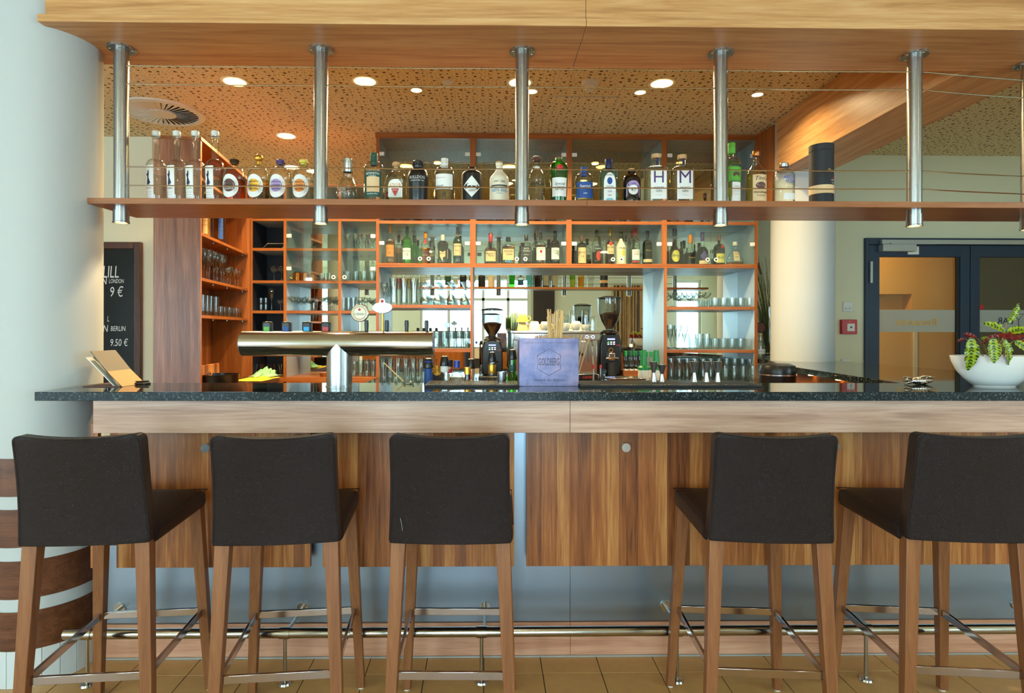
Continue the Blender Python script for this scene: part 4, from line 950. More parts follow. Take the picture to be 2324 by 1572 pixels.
def sb_(u, vt_, lb, R, zs, zn, rn, gm, cap, liq=None, labels=(), texts=(), style='round', tb=1.0, p=2.0, q=1.0, rot=0, hn=None, extra=None, dy=0):
    x, h = hb(u, vt_)
    hn = h-px(4) if hn is None else px(hn)
    pf = profile(px(R), hn, px(zs), px(zn), px(rn), style, tb)
    capt = None if cap is None else (px(cap[0]), h-px(cap[1]), h, M[cap[2]], cap[3])
    L_ = [(a[0], px(a[1]), px(a[2]), px(a[3]), px(a[4]), M[a[5]]) for a in labels]
    T2 = [(a[0], px(a[1]), px(a[2]), px(a[3]), M[a[4]]) + tuple(a[5:]) for a in texts]
    return bottle(lb, x, BY+dy, SZ1, pf, M[gm], capt, None if liq is None else (M[liq[0]], px(liq[1])), L_, T2, p, q, rot, 'bottles on the hanging shelf', extra=extra)
def coral(t, place):
    mb = MB(); rnd = random.Random(3)
    for k in range(90):
        s = rnd.uniform(-px(20), px(12)); z = rnd.uniform(px(20), px(42)); a = rnd.uniform(0, PI); d = px(2.2)
        mb.tube([place(s-d*math.cos(a), z-d*math.sin(a), .001), place(s+d*math.cos(a), z+d*math.sin(a), .001)], .0006, 4)
    part('printed_flowers', mb, M['white'], t)
sb_(789, 360, 'conical clear bottle with tall silver cap and blue collar', 25, 28, 80, 10, 'g_clear', (11, 31, 'silver', 'cyl'), ('g_water', 62), [('rect', 0, 84, 9.6, 3.2, 'bluecap')], [('GIN MARE', 42, -6, 13, 'ink')], 'slope', 1.0, extra=coral)
sb_(849, 348, 'clear bottle with green wax top and dark green label', 22.5, 82, 102, 7.5, 'g_clear', (8.5, 28, 'greenlab', 'cyl'), ('g_water', 88), [('rect', 0, 47, 21, 29, 'greenlab'), ('rect', 1, 46, 15, 17, 'tan')], [('SIPSMITH', 31, 0, 69.5, 'paper'), ('London', 16, 0, 64.5, 'paper'), ('London Dry', 24, 0, 25, 'paper')],)
sb_(899, 367, 'flask shaped clear bottle with wooden ball stopper and red triangle', 24, 54, 80, 8, 'g_clear', (9.5, 17, 'cork', 'ball'), ('g_water', 66), [('arch', 0, 39, 17, 20, 'paper'), ('tri', 0, 29, 9, 9, 'redtext')], [('ADLER', 26, 0, 45, 'gold', 1.5, .02), ('BERLIN', 10, 0, 34, 'paper')], q=.7)
sb_(949, 366, 'black bulbous bottle with white lettering', 23.5, 64, 86, 12, 'black', (12.5, 15, 'black', 'cyl'), None, [], [('BULLDOG', 36, 0, 62, 'white', 1.1, .03), ('LONDON DRY GIN', 32, 0, 55, 'paper')], 'round', .86)
sb_(1009, 360, 'clear bottle with long white cap and white wrap label', 23.5, 72, 92, 7.5, 'g_clear', (8, 22, 'white', 'cyl'), ('g_water', 76), [('rect', 0, 53, 21.5, 17, 'paper')], [('BERLINER', 19, -10, 43, 'ink'), ('BRANDSTIFTER', 35, -2, 38, 'ink'), ('BERLIN DRY GIN', 20, -8, 61, 'redtext')])
sb_(1071, 380, 'black apothecary bottle with diamond shaped cream label', 23.5, 72, 82, 7.5, 'black', (8.5, 12, 'black', 'cyl'), None, [('diamond', 0, 42, 22, 24, 'paper')], [("HENDRICK'S", 40, 0, 41, 'ink', 1.1, .01), ('GIN', 12, 0, 33, 'ink')])
sb_(1133, 367, 'white ceramic bottle with cork and blue lettering', 22, 62, 88, 7, 'cream', (8, 10, 'cork', 'cyl'), None, [('rect', 0, 45, 20, 1.4, 'ink')], [('GIN SUL', 38, 0, 36, 'cyan', 1.5, .03), ('DRY   GIN', 24, 0, 54, 'ink'), ('HAMBURG', 14, 0, 27, 'cyan')], 'slope')
sb_(1218, 356, 'clear bottle with brown stopper half hidden by the middle post', 19, 64, 98, 7, 'g_clear', (11, 10, 'brownlab', 'mush'), ('g_water', 52), [('rect', 0, 88, 6.5, 3, 'paper')], [('JINZU', 32, 0, 51, 'ink'), ('GIN', 8, 0, 40, 'redtext')], 'slope')
sb_(1268, 358, 'emerald green bottle with red seal and silver cap', 21.5, 88, 104, 7.5, 'g_green', (8, 21, 'silver', 'cyl'), None, [('rect', 0, 43, 18.5, 21, 'paper'), ('oval', 0, 86, 7.5, 7, 'red')], [('LONDON', 20, 0, 43, 'ink'), ('DRY GIN', 20, 0, 37, 'ink'), ('Special', 24, 0, 50, 'ink', 1, 0, .3)], 'round', .8)
sb_(1325, 380, 'bottle with blue cap and wide royal blue label', 21.5, 62, 78, 7, 'g_clear', (7.5, 20, 'bluelab', 'cyl'), ('g_water', 58), [('rect', 0, 36, 21, 18, 'bluelab')], [('hernö', 24, 0, 44, 'paper', 1.2, 0, .2), ('GIN', 8, 0, 28, 'paper')])
sb_(1381, 362, 'rectangular pale blue bottle with navy cap', 21, 78, 90, 8, 'g_blue', (8.5, 22, 'navy', 'cyl'), None, [('arch', 0, 45, 13.5, 32, 'paper'), ('oval', 0, 58, 6, 8, 'bluelab')], [('BOMBAY', 17, 0, 71, 'ink'), ('SAPPHIRE', 17, 0, 45, 'ink'), ('GIN', 9, 0, 34, 'bluetext'), ('DRY', 9, 0, 25, 'ink')], p=5, q=.7)
sb_(1433, 383, 'small brown apothecary bottle with cork and lilac label', 20.5, 60, 76, 7.5, 'g_brown', (7, 8, 'cork', 'cyl'), ('g_dark', 52), [('arch', 0, 39, 16.5, 19, 'lilac'), ('oval', 0, 37, 11, 11, 'paper')], [('47', 12, 0, 37, 'ink'), ('GIN', 10, 0, 50, 'ink')])
for u, vt_, ch, wd, lb in ((1489, 350, 'H', 'HANSE', 'square clear bottle with big letter H label'), (1548, 352, 'M', 'MÜRITZ', 'square clear bottle with big letter M label')):
    sb_(u, vt_, lb, 25.5, 84, 94, 8.5, 'g_clear', (10.5, 10, 'cork', 'cyl'), ('g_water', 82), [('rect', 1, 50, 18, 33, 'paper'), ('rect', 1, 106, 2.6, 9, 'navy')], [(ch, 22 if ch == 'H' else 26, 1, 65, 'purple', 1.0, .012), (wd, 22, 1, 42, 'ink'), ('GIN', 13, 1, 35, 'ink'), ('~~~~~', 12, 1, 26, 'ink')], p=5, q=.72)
sb_(1660, 325, 'tall bottle with green cap and bison label beside the fourth post', 20, 100, 116, 8, 'g_clear', (8.5, 25, 'limelab', 'cyl'), ('g_lime', 104), [('rect', 4, 74, 18, 17, 'limelab'), ([(-1,-.6),(-.8,-1),(-.6,-.5),(.3,-.5),(.5,-1),(.7,-.5),(1,.1),(.6,.8),(0,.7),(-.5,.9),(-1,.5)], 5, 74, 9, 6, 'brownlab'), ('rect', 5, 32, 11, 24, 'paper')], [('ZUBROWKA', 30, 4, 93, 'navy', 1.3, .02), ('BISON GRASS', 28, 4, 58, 'navy'), ('VODKA', 14, 5, 46, 'ink'), ('~~~~~', 14, 5, 36, 'ink'), ('~~~~', 12, 5, 28, 'ink')])
sb_(1716, 343, 'clear bottle with copper cap and tan script label', 22, 76, 104, 7.5, 'g_clear', (8.5, 11, 'copper', 'cyl'), ('g_straw', 80), [('rect', 2, 43, 18.5, 30, 'tan'), ('oval', 2, 48, 12, 8, 'brownlab')], [("Tito's", 28, 2, 64, 'ink', 1, 0, .3), ('Handmade', 34, 2, 33, 'ink', 1, 0, .3), ('VODKA', 20, 2, 25, 'brownlab')], 'slope')
sb_(1779, 370, 'short clear bottle with silver cap and blue lettering', 23, 70, 88, 8.5, 'g_clear', (9.5, 9, 'silver', 'cyl'), ('g_water', 62), [('rect', 5, 24, 16, 7, 'paper')], [('ABSOLUT', 34, 6, 66, 'bluetext', 1.4, .03), ('VODKA', 26, 6, 57, 'bluetext', 1.5, .03), ('~~~~~~', 20, 5, 44, 'ink', 1, 0, .3)])
x, h = hb(1864, 331)
tb_ = thing('bottle_tube', 'tall black gift tube with cream band on the shelf', 'tube box', (x, BY, SZ1))
part('tube_body', MB().lathe([(0, 0), (px(25.5), 0), (px(25.5), h-.03), (0, h-.03)], 40), M['blackm'], tb_)
part('tube_lid', MB().lathe([(px(25.6), h-.0295), (px(26), h-.029), (px(26), h), (0, h)], 40), M['blackm'], tb_)
bb = part('woven_band', MB().lathe([(px(25.6), px(31)), (px(25.9), px(31)), (px(25.9), px(50)), (px(25.6), px(50))], 40), M['tan'], tb_)
def tubepl(s0, z0): return lambda a, b: (px(25.9)*math.sin((s0+a)/px(25.9)), -px(25.9)*math.cos((s0+a)/px(25.9)), z0+b)
for st, w, s0, z0, mt, shr in (('Zacapa', px(26), px(12), px(82), 'gold', .3), ('23', px(9), px(16), px(66), 'redtext', 0), ('AÑOS', px(12), px(15), px(60), 'paper', 0), ('RON', px(8), px(15), px(54), 'paper', 0)):
    part('lettering', text_mb(st, width=w, fn=tubepl(s0, z0), shear=shr), M[mt], tb_, smooth=False)
# ------------------------------------------------------------------ bottles behind glass in the tall cabinet
CY = 5.04; KC = CY/F
def cb(crop, xl, xr, yt, lb, gm, capm, liq=None, labs=(), texts=(), style='round', zs=.56, zn=.74, rn=.27, p=2.0, q=1.0, caph=.2, y=None, tb=1.0):
    """crop = left pixel of the working crop; xl, xr, yt in crop pixels (scale 3.744)"""
    yy = CY if y is None else y; k = yy/F
    u = crop + (xl+xr)/2/3.744; v = 480 + yt/3.744; R = (xr-xl)/3.744*k/2
    x = PX(u, yy, 590); h = PZ(v, yy, u) - Z_B
    pf = profile(R, h*.985, h*zs, h*zn, R*rn, style, tb)
    L_ = [(a[0], a[1]*R, a[2]*h, a[3]*R, a[4]*h, M[a[5]]) for a in labs]
    T2 = [(a[0], a[1]*R, a[2]*R, a[3]*h, M[a[4]]) + tuple(a[5:]) for a in texts]
    return bottle(lb, x, yy, Z_B, pf, M[gm], (R*rn*1.3, h*(1-caph), h, M[capm], 'cyl'), None if liq is None else (M[liq[0]], liq[1]*h), L_, T2, p, q, 0, 'bottles behind the glass doors', n=20)
W8, W12 = 840, 1280
cb(W8, 130, 212, 118, 'amber whisky bottle with orange label, leftmost in the cabinet row', 'g_clear', 'orange', ('g_amber', .62), [('rect', 0, .34, .95, .15, 'orange')], [('~~~~', 1.2, 0, .4, 'ink'), ('10', .5, 0, .28, 'ink')], zs=.5, zn=.72)
cb(W8, 215, 270, 210, 'small dark capped bottle half hidden behind the leftmost ones', 'g_clear', 'black', ('g_amber', .4), y=5.17)
cb(W8, 272, 355, 127, 'green bottle with cream label', 'g_green', 'greenlab', None, [('rect', 0, .27, .92, .15, 'paper')], [('Glenfiddich', 1.6, 0, .34, 'ink'), ('12', .6, 0, .25, 'ink')])
cb(W8, 347, 415, 210, 'second green bottle hidden behind the first', 'g_green', 'greenlab', y=5.17)
cb(W8, 430, 512, 175, 'bottle with orange cap and brown oval label', 'g_clear', 'orange', ('g_amber', .5), [('rect', 0, .25, .9, .17, 'brownlab'), ('oval', 0, .7, .3, .08, 'redtext')], [('~~~~', 1.2, 0, .28, 'paper')])
cb(W8, 500, 552, 260, 'plain clear bottle hidden behind the orange capped one', 'g_clear', 'grey', ('g_water', .5), y=5.17)
cb(W8, 572, 663, 197, 'dark squat bottle with cream cap and chevron label', 'g_brown', 'cream', ('g_dark', .6), [('chev', 0, .3, .95, .2, 'tan')], [('Ballantines', 1.5, 0, .36, 'ink')], p=4, q=.7, zs=.62, zn=.8)
cb(W8, 705, 780, 132, 'green bottle with brown cap and cream shield label', 'g_dgreen', 'brownlab', None, [('rect', 0, .39, .95, .16, 'tan'), ('rect', 0, .8, .25, .07, 'gold')], [('JAMESON', 1.7, 0, .48, 'ink', 1, .01), ('IRISH', .9, 0, .36, 'redtext')])
cb(W8, 970, 1078, 183, 'amber bottle with red wax top and cream torn label', 'g_clear', 'red', ('g_amber', .52), [('rect', 0, .25, .9, .16, 'tan')], [("Maker's", 1.3, 0, .33, 'ink'), ('Mark', .9, 0, .26, 'ink')], style='slope', zs=.4, zn=.72, rn=.25, caph=.28)
cb(W8, 1120, 1228, 218, 'square amber bottle with tan label and bold letters', 'g_clear', 'black', ('g_amber', .66), [('rect', 0, .36, .86, .2, 'tan')], [('KNOB', 1.3, 0, .47, 'ink', 1.2, .02), ('CREEK', 1.1, .1, .36, 'ink'), ('100', .9, 0, .1, 'cyan')], p=5, q=.6, zs=.66, zn=.76, rn=.3, caph=.16)
cb(W8, 1285, 1368, 197, 'square bottle with black label and black cap', 'g_clear', 'black', ('g_dark', .6), [('rect', 0, .36, .88, .22, 'ink')], [('JACK', 1.1, 0, .52, 'paper'), ('DANIELS', 1.4, 0, .44, 'paper'), ('Old No.7', 1.1, 0, .32, 'paper')], p=5, q=1, zs=.62, zn=.74, rn=.3)
cb(W8, 1268, 1300, 265, 'slim dark bottle behind the square black labelled one', 'g_brown', 'black', y=5.18)
cb(W8, 1385, 1450, 152, 'tall bottle behind the white labelled one', 'g_clear', 'cork', ('g_dark', .5), y=5.18)
cb(W8, 1408, 1490, 180, 'white labelled bourbon bottle with red emblem', 'g_clear', 'black', ('g_amber', .6), [('rect', 0, .33, .93, .2, 'paper'), ('oval', 0, .4, .25, .05, 'red')], [('JIM BEAM', 1.5, 0, .48, 'ink'), ('BOURBON', 1.1, 0, .28, 'ink')], p=4, q=1)
cb(W8, 1488, 1530, 245, 'short dark bottle between the white and the cream label', 'g_brown', 'navy', y=5.17)
cb(W8, 1530, 1612, 165, 'dark brown bottle with cream label and black cap', 'g_brown', 'black', ('g_dark', .6), [('rect', 0, .32, .92, .17, 'paper')], [('Canadian', 1.5, 0, .4, 'ink', 1, 0, .3), ('Club', .8, 0, .33, 'ink', 1, 0, .3)])
cb(W12, 108, 192, 205, 'dark rum bottle with yellow label and red script', 'g_brown', 'brownlab', ('g_dark', .6), [('rect', 0, .36, .92, .22, 'tan'), ('rect', 0, .1, .9, .05, 'tan')], [('Matusalem', 1.5, 0, .42, 'redtext', 1.3, 0, .3), ('15', .5, 0, .27, 'ink')], zs=.62, zn=.76)
cb(W12, 237, 318, 157, 'clear bottle with black cap and dark pictorial label', 'g_clear', 'black', ('g_dark', .36), [('rect', .1, .46, .8, .06, 'ink'), ('oval', .3, .25, .55, .14, 'redtext')], [('Captain', 1.3, .1, .46, 'paper')])
cb(W12, 322, 372, 205, 'clear bottle half hidden behind the golden rum', 'g_clear', 'silver', ('g_water', .5), y=5.17)
cb(W12, 355, 428, 142, 'golden rum bottle with red round emblem', 'g_clear', 'gold', ('g_amber', .62), [('rect', 0, .42, .9, .13, 'tan'), ('oval', 0, .57, .45, .055, 'redtext')], [('BACARDI', 1.6, 0, .47, 'ink', 1.2, .02), ('RESERVA', 1.1, 0, .34, 'ink')])
cb(W12, 440, 528, 175, 'white bottle with black cap and palm picture', 'cream', 'black', None, [('oval', .3, .36, .4, .1, 'yellow')], [('MALIBU', 1.4, .1, .5, 'ink', 1.2, .02)], style='slope', zs=.5, zn=.82)
cb(W12, 552, 600, 165, 'clear bottle with red cap behind the two red capped ones', 'g_clear', 'red', ('g_water', .6), y=5.17)
cb(W12, 565, 645, 140, 'clear bottle with red cap and white label', 'g_clear', 'red', ('g_water', .62), [('rect', 0, .27, .93, .14, 'paper'), ('rect', 0, .08, .93, .02, 'redtext')], [('SAINT', 1.1, 0, .34, 'redtext', 1.1, .02), ('JAMES', 1.1, 0, .28, 'redtext', 1.1, .02)])
cb(W12, 667, 750, 165, 'dark rum bottle with woven cream band near its base', 'g_brown', 'black', ('g_dark', .62), [('rect', 0, .12, 1.2, .045, 'tan')], [('Zacapa', 1.2, 0, .42, 'gold', 1, 0, .3)])
cb(W12, 872, 895, 285, 'slim dark bottle at the left end of the right glass bay', 'g_brown', 'black', y=5.17)
cb(W12, 897, 983, 145, 'amber bottle with round yellow label and beaded neck', 'g_clear', 'black', ('g_amber', .7), [('oval', 0, .24, .9, .16, 'yellow')], [('Pyrat', 1.2, 0, .25, 'ink', 1, 0, .3)], style='slope', zs=.36, zn=.6, rn=.34)
cb(W12, 975, 1015, 255, 'thin dark bottle with blue cap behind the amber one', 'g_brown', 'navy', [('rect', 0, .3, .8, .1, 'yellow')] and None, y=5.16)
cb(W12, 1018, 1128, 198, 'wide cognac bottle with orange cap', 'g_clear', 'orange', ('g_dark', .4), [], [('Cognac', 1.0, 0, .24, 'gold')], style='slope', zs=.3, zn=.62, rn=.26, caph=.28)
cb(W12, 1095, 1125, 280, 'small dark bottle behind the wide cognac', 'g_brown', 'black', y=5.18)
cb(W12, 1128, 1225, 175, 'bulbous brandy bottle with purple cap and purple diamond', 'g_clear', 'purple', ('g_dark', .55), [('diamond', 0, .27, .7, .16, 'purple'), ('rect', 0, .08, .9, .05, 'tan')], [], style='slope', zs=.4, zn=.66, rn=.25, caph=.26)
cb(W12, 1228, 1262, 325, 'small clear decanter between purple and red capped bottles', 'g_clear', 'silver', y=5.16)
cb(W12, 1270, 1365, 197, 'dark red liqueur bottle with yellow label', 'g_brown', 'brownlab', ('g_dark', .62), [('rect', 0, .22, .8, .15, 'yellow'), ('oval', .3, .6, .35, .06, 'red')], [('Bols', 1.0, 0, .24, 'ink')], zs=.52, zn=.7, rn=.24, caph=.2)
cb(W12, 1378, 1525, 258, 'wide flat clear decanter with cream label, rightmost in the row', 'g_clear', 'cream', ('g_amber', .14), [('rect', .1, .38, .36, .2, 'tan')], [('HINE', .5, .1, .5, 'redtext'), ('RARE', .4, .1, .35, 'ink')], style='slope', zs=.18, zn=.82, rn=.2, q=.4, p=2.0, caph=.16)
# top row: only glimpses between the hanging shelf and the cabinet board
for k, (u, gm, cm, tx) in enumerate(((880, 'g_brown', 'red', 'red'), (905, 'g_clear', 'yellow', 'yellow'), (935, 'g_brown', 'orange', 'orange'), (985, 'g_clear', 'gold', 'golden'), (1008, 'g_clear', 'black', 'black'), (1120, 'g_clear', 'silver', 'silver'),
                          (1146, 'g_clear', 'white', 'white'), (1232, 'g_brown', 'brownlab', 'brown'), (1400, 'g_clear', 'grey', 'grey'), (1425, 'g_clear', 'cream', 'cream'), (1545, 'g_clear', 'gold', 'gold'), (1600, 'g_brown', 'navy', 'navy'))):
    x = PX(u, 5.08, 500); pf = profile(.036, .26, .16, .2, .012)
    bottle('bottle with %s cap in the top cabinet row, glimpsed behind the hanging shelf' % tx, x, 5.08, Z_A, pf, M[gm], (.014, .23, .27, M[cm], 'cyl'), None if gm == 'g_brown' else (M['g_amber'], .13), [('rect', 0, .08, .03, .03, M['paper'])], n=16, group='top row bottles')
# ================================================================== glassware (one mesh per kind, every glass an object of its own)
def shell(out, th=.0018, n=18):
    """closed glass wall: outer profile up, inner profile down"""
    inn = [(max(r-th, 0), z+(th*1.5 if i == 0 else 0)) for i, (r, z) in enumerate(out) if r > th*1.2]
    return out + inn[::-1]
def gl(name, prof, mat='g_clear', n=18, q=1.0): return MB().lathe(prof, n).mesh(name, M[mat])
def stem(rb, h, rf, hs, rr=None, shape=1.0):
    """stemware: foot radius rf, stem to hs, bowl radius rb, rim rr, height h"""
    rr = rb*.8 if rr is None else rr
    p = [(0, 0), (rf, 0), (rf*.95, .003), (.006, .008), (.0042, hs*.5), (.005, hs)]
    for k in range(1, 7):
        t = k/6; p.append((rb*math.sin(min(1, t*1.1)*PI/2) if t < .75 else rb+(rr-rb)*(t-.75)/.25, hs+(h-hs)*(.05+.95*t**shape)))
    bowl = p[6:]
    return p + [(max(r-.0016, 0), z) for r, z in bowl[::-1]] + [(0, hs+.006)]
def cone(rf, rr, h, base=.008, bulge=0): 
    o = [(0, 0), (rf*.95, 0), (rf, .003)] + [(rf+(rr-rf)*t+bulge*math.sin(PI*t), .003+(h-.003)*t) for t in (.25, .5, .75, 1)]
    return o + [(r-.0017, z) for r, z in o[:1:-1]][:4] + [(rf*.85, base), (0, base)]
GK = dict(
 wine=gl('wine_glass', stem(.034, .19, .032, .085)), goblet=gl('wine_goblet', stem(.032, .14, .03, .06)),
 flute=gl('champagne_flute', stem(.024, .21, .028, .075, .021)), coupe=gl('coupe_glass', stem(.046, .13, .032, .075, .048, 1.3)),
 tumbler=gl('tumbler', cone(.029, .036, .088)), highball=gl('highball_glass', cone(.026, .031, .14)), shorty=gl('small_tumbler', cone(.03, .034, .07)),
 beer=gl('beer_glass', cone(.028, .036, .20, .02, -.006)), cut=gl('cut_glass_tumbler', cone(.036, .04, .088), 'g_ice'), cuttall=gl('cut_highball', cone(.034, .038, .13), 'g_ice'),
 snifter=gl('stemmed_beer_glass', stem(.034, .165, .032, .045, .032)), big=gl('balloon_glass', stem(.042, .2, .034, .085, .034)),
)
NAMES = dict(wine='wine_glass', goblet='wine_goblet', flute='champagne_flute', coupe='coupe_glass', tumbler='tumbler', highball='highball_glass', shorty='small_tumbler', beer='beer_glass', cut='cut_tumbler', cuttall='cut_highball', snifter='stemmed_beer_glass', big='balloon_glass')
def put(kind, x, y, z, label, group, s=1.0, flip=False, sz=None):
    o = link(NAMES[kind], GK[kind]); o.location = (x, y, z); o.scale = (s, s, sz or s)
    if flip: o.rotation_euler = (PI, 0, 0)
    else: o.rotation_euler = (0, 0, random.uniform(0, 6))
    return tag(o, label, 'glass', group)
ORD = ['first', 'second', 'third', 'fourth', 'fifth', 'sixth', 'seventh', 'eighth', 'ninth', 'tenth', 'eleventh', 'twelfth', 'thirteenth', 'fourteenth', 'fifteenth']
def nth(label, k, n, r, m, far='from left'):
    a = '' if n < 2 else ' %s %s' % (ORD[k], far)
    return label + ('' if m < 2 else (', front row' if r == 0 else ', back row')) + (',' if a else '') + a
def row(kind, us, z, label, group, ys=(5.05,), s=1.0, v=690, jit=.0015, sz=None, stag=False):
    for r, y in enumerate(ys):
        for k, u in enumerate(us):
            if stag: y = 4.995+.092*(k % 3)
            put(kind, PX(u, y, v)+random.uniform(-jit, jit), y+random.uniform(-jit, jit), z, nth(label, k, len(us), r, len(ys)), group, s, sz=sz)
def rng(a, b, n): return [a+(b-a)*i/(n-1) for i in range(n)]
# left shelf unit
def urow(kind, ys, xs, z, label, group, s=1.0):
    for k, yy in enumerate(ys):
        for r, xl in enumerate(xs):
            x, y = UP(xl+random.uniform(-.006, .006), yy+random.uniform(-.006, .006)); put(kind, x, y, z, nth(label, k, len(ys), r, len(xs), 'from bar'), group, s)
urow('flute', rng(.07, .62, 8), (-.06, -.16), UZ[1], 'champagne flute on the middle board of the left unit', 'flutes in the left shelf unit', 1.05)
urow('goblet', rng(.70, .96, 4), (-.06, -.15), UZ[1], 'small wine goblet at the far end of left unit', 'goblets in the left shelf unit', 1.05)
urow('highball', rng(.07, .42, 5), (-.06, -.15), UZ[2], 'tall water glass on the lower board of the left unit', 'water glasses in the left shelf unit')
urow('shorty', rng(.53, .95, 6), (-.06,), UZ[2], 'small tumbler at the far end of the lower left shelf', 'small tumblers in the left shelf unit', 1.1)
for k, (yy, xl) in enumerate(((.08, -.09), (.17, -.13), (.33, -.1), (.45, -.12), (.56, -.07))):
    x, y = UP(xl, yy); lb = ('yellowish tall bottle on the top board of the left shelf unit, nearest the bar', 'tall clear bottle with printed back label behind the nearest one', 'tall clear bottle in the middle of the top left shelf', 'tall clear bottle right of the middle one on the top left shelf', 'tall bottle with blue label at the end of the top left row')[k]
    bottle(lb, x, y, UZ[0], profile(.042, .34, .24, .28, .015), M['g_clear'], (.018, .32, .36, M['gold'], 'cyl'), (M['g_straw'], .22), [('rect', 0, .12, .016, .08, M['straw' if k < 4 else 'bluelab'])], [('~~~~', .045, 0, .16, M['ink']), ('~~~~', .045, 0, .13, M['ink']), ('~~~~', .045, 0, .10, M['ink'])], rot=PI/2 if False else .6, group='tall bottles in the left shelf unit')
# dark bay
row('coupe', (622, 639), Z_LR[2], 'stemmed coupe glass in the dark bay', 'coupes in the dark bay', (5.06,), .95, 640)
row('cut', (580, 592, 603), Z_LR[3], 'patterned tumbler in a short stack in the dark bay', 'patterned tumblers in the dark bay', (5.05,), .54, 700, sz=.62)
for k, u in enumerate((580, 592, 603)): put('cut', PX(u, 5.05, 700), 5.05, Z_LR[3]+.055, 'patterned tumbler on top of the %s stack in the dark bay' % ORD[k], 'stacked patterned tumblers', .54, sz=.62)
row('big', (616,), Z_LR[3], 'single tall wine glass in the dark bay', None, (5.05,), .95, 700); row('coupe', (637,), Z_LR[3], 'small cut coupe right of the wine glass in the dark bay', None, (5.05,), .72, 700)
row('shorty', rng(580, 638, 5), Z_LR[4], 'small glass holding spoons at the bottom of the dark bay', 'spoon glasses', (5.0,), .8, 850)
for k, u in enumerate(rng(580, 638, 5)):
    for j in range(3):
        a = random.uniform(-.4, .4); x = PX(u, 5.0, 850)
        tag(part('spoon', MB().tube([(x, 5.0, Z_LR[4]+.008), (x+.05*a, 5.0+random.uniform(-.012, .012), Z_LR[4]+.105)], .0022, 6), M['chrome']), 'long steel spoon standing in the %s spoon glass from the left' % ORD[k], 'spoon', 'spoons at the bottom of the dark bay')
tb = thing('tablet', 'dark tablet with pale edge leaning in the dark bay', 'tablet', (PX(623, 5.0, 560), 5.0, Z_LR[1]))
part('tablet_body', MB().hexa([(-.09,-.03,0),(.075,-.03,0),(.075,-.022,0),(-.09,-.022,0)], [(-.075,.05,.055),(.075,.05,.055),(.075,.058,.055),(-.075,.058,.055)]), M['grey'], tb); part('screen', MB().hexa([(-.084,-.031,.003),(.071,-.031,.003),(.071,-.029,.003),(-.084,-.029,.003)], [(-.071,.0475,.053),(.071,.0475,.053),(.071,.0495,.053),(-.071,.0495,.053)]), M['board'], tb)
# mirrored bays of the left cabinet
for k, u in enumerate((674, 692, 710)):
    x = PX(u, 5.02, 630); t = thing('copper_mug', 'hammered copper mug, %s of the three' % ('leftmost', 'middle', 'rightmost')[k], 'mug', (x, 5.02, Z_LR[2]), 0, 'copper mugs')
    s = 1.0 if k < 2 else .85
    part('mug_body', MB().lathe([(0, .078*s), (.02*s, .078*s), (.031*s, .068*s), (.034*s, .04*s), (.033*s, 0), (.031*s, 0), (.031*s, .03), (0, .03)], 24), M['copper'], t)
    part('handle', MB().tube([(-.03*s+.0, 0, .06*s), (-.055*s, 0, .055*s), (-.058*s, 0, .03*s), (-.033*s, 0, .018*s)], .004, 8), M['copper'], t)
row('tumbler', (730, 748), Z_LR[2], 'plain tumbler right of the copper mugs', 'tumblers beside the copper mugs', (5.06,), .8, 630)
row('coupe', (666, 678, 690, 703), Z_LR[3], 'coupe glass on the open shelf left of the short glasses', 'coupes on the open left shelf', (5.02,), .9, 700, stag=True)
row('tumbler', (713,), Z_LR[3], 'short stemless glass between the coupes', 'short glasses between the coupes', (5.02, 5.14), .75, 700)
row('coupe', rng(730, 761, 5), Z_LR[3], 'coupe glass near the bay divider', 'coupes near the bay divider', (5.02,), .92, 700, stag=True)
row('goblet', rng(788, 846, 4), Z_LR[1], 'wine glass in the upper narrow glass bay', 'wine glasses in the narrow bay', (5.02, 5.14), .95, 560)
row('tumbler', rng(788, 845, 4), Z_LR[2], 'straight tumbler in the middle of the narrow glass bay', 'tumblers in the narrow bay', (5.02, 5.14), .95, 630)
row('highball', rng(780, 802, 3), Z_LR[3], 'straight glass on the open shelf of the narrow bay', 'straight glasses on the narrow open shelf', (5.02, 5.13), .64, 700, sz=.8)
row('coupe', rng(818, 843, 3), Z_LR[3], 'coupe on the open shelf of the narrow bay', 'coupes on the narrow open shelf', (5.04,), .9, 700, stag=True)
row('highball', rng(803, 846, 4), Z_LR[4], 'tall glass at the bottom of the narrow bay', 'tall glasses at the bottom of the narrow bay', (5.02, 5.14), .86, 840)
bw = thing('wooden_bowl', 'small wooden bowl on the bottom shelf left of the beer tap column', 'bowl', (PX(736, 5.0, 850), 5.0, Z_LR[4])); part('bowl_body', MB().lathe([(0, 0), (.03, 0), (.042, .032), (.039, .032), (.028, .006), (0, .005)], 20), M['cabwoodv'], bw)
# left bay of the tall cabinet
row('wine', (872,), Z_L1, 'wine glass at the left end of the tall cabinet shelf', 'wine glasses at the left end', (5.02, 5.14), 1.0, 690)
row('beer', (894, 917, 940), Z_L1, 'tall waisted beer glass in the tall cabinet', 'tall beer glasses', (5.02, 5.13), 1.12, 690)
for k, u in enumerate((963.5, 993, 1023, 1053)):
    for j in range(4):
        y = CF+.048+.082*j; x = PX(u, CF+.05, 650); zt_ = Z_L1 + .002
        put('big', x, y, Z_L1+.19, 'upside down balloon glass, %s file from left, %s from the front' % (ORD[k], ORD[j]), 'upside down balloon glasses', .95, True)
row('highball', rng(874, 1058, 12), Z_L2, 'tall straight glass on the second board of the tall cabinet', 'straight glasses on the second board', (5.01, 5.14), 1.0, 780)
row('beer', rng(868, 955, 6), BASE, 'beer mug glass at the bottom left of the tall cabinet', 'beer glasses at the bottom left', (4.78, 5.0), .8, 860)
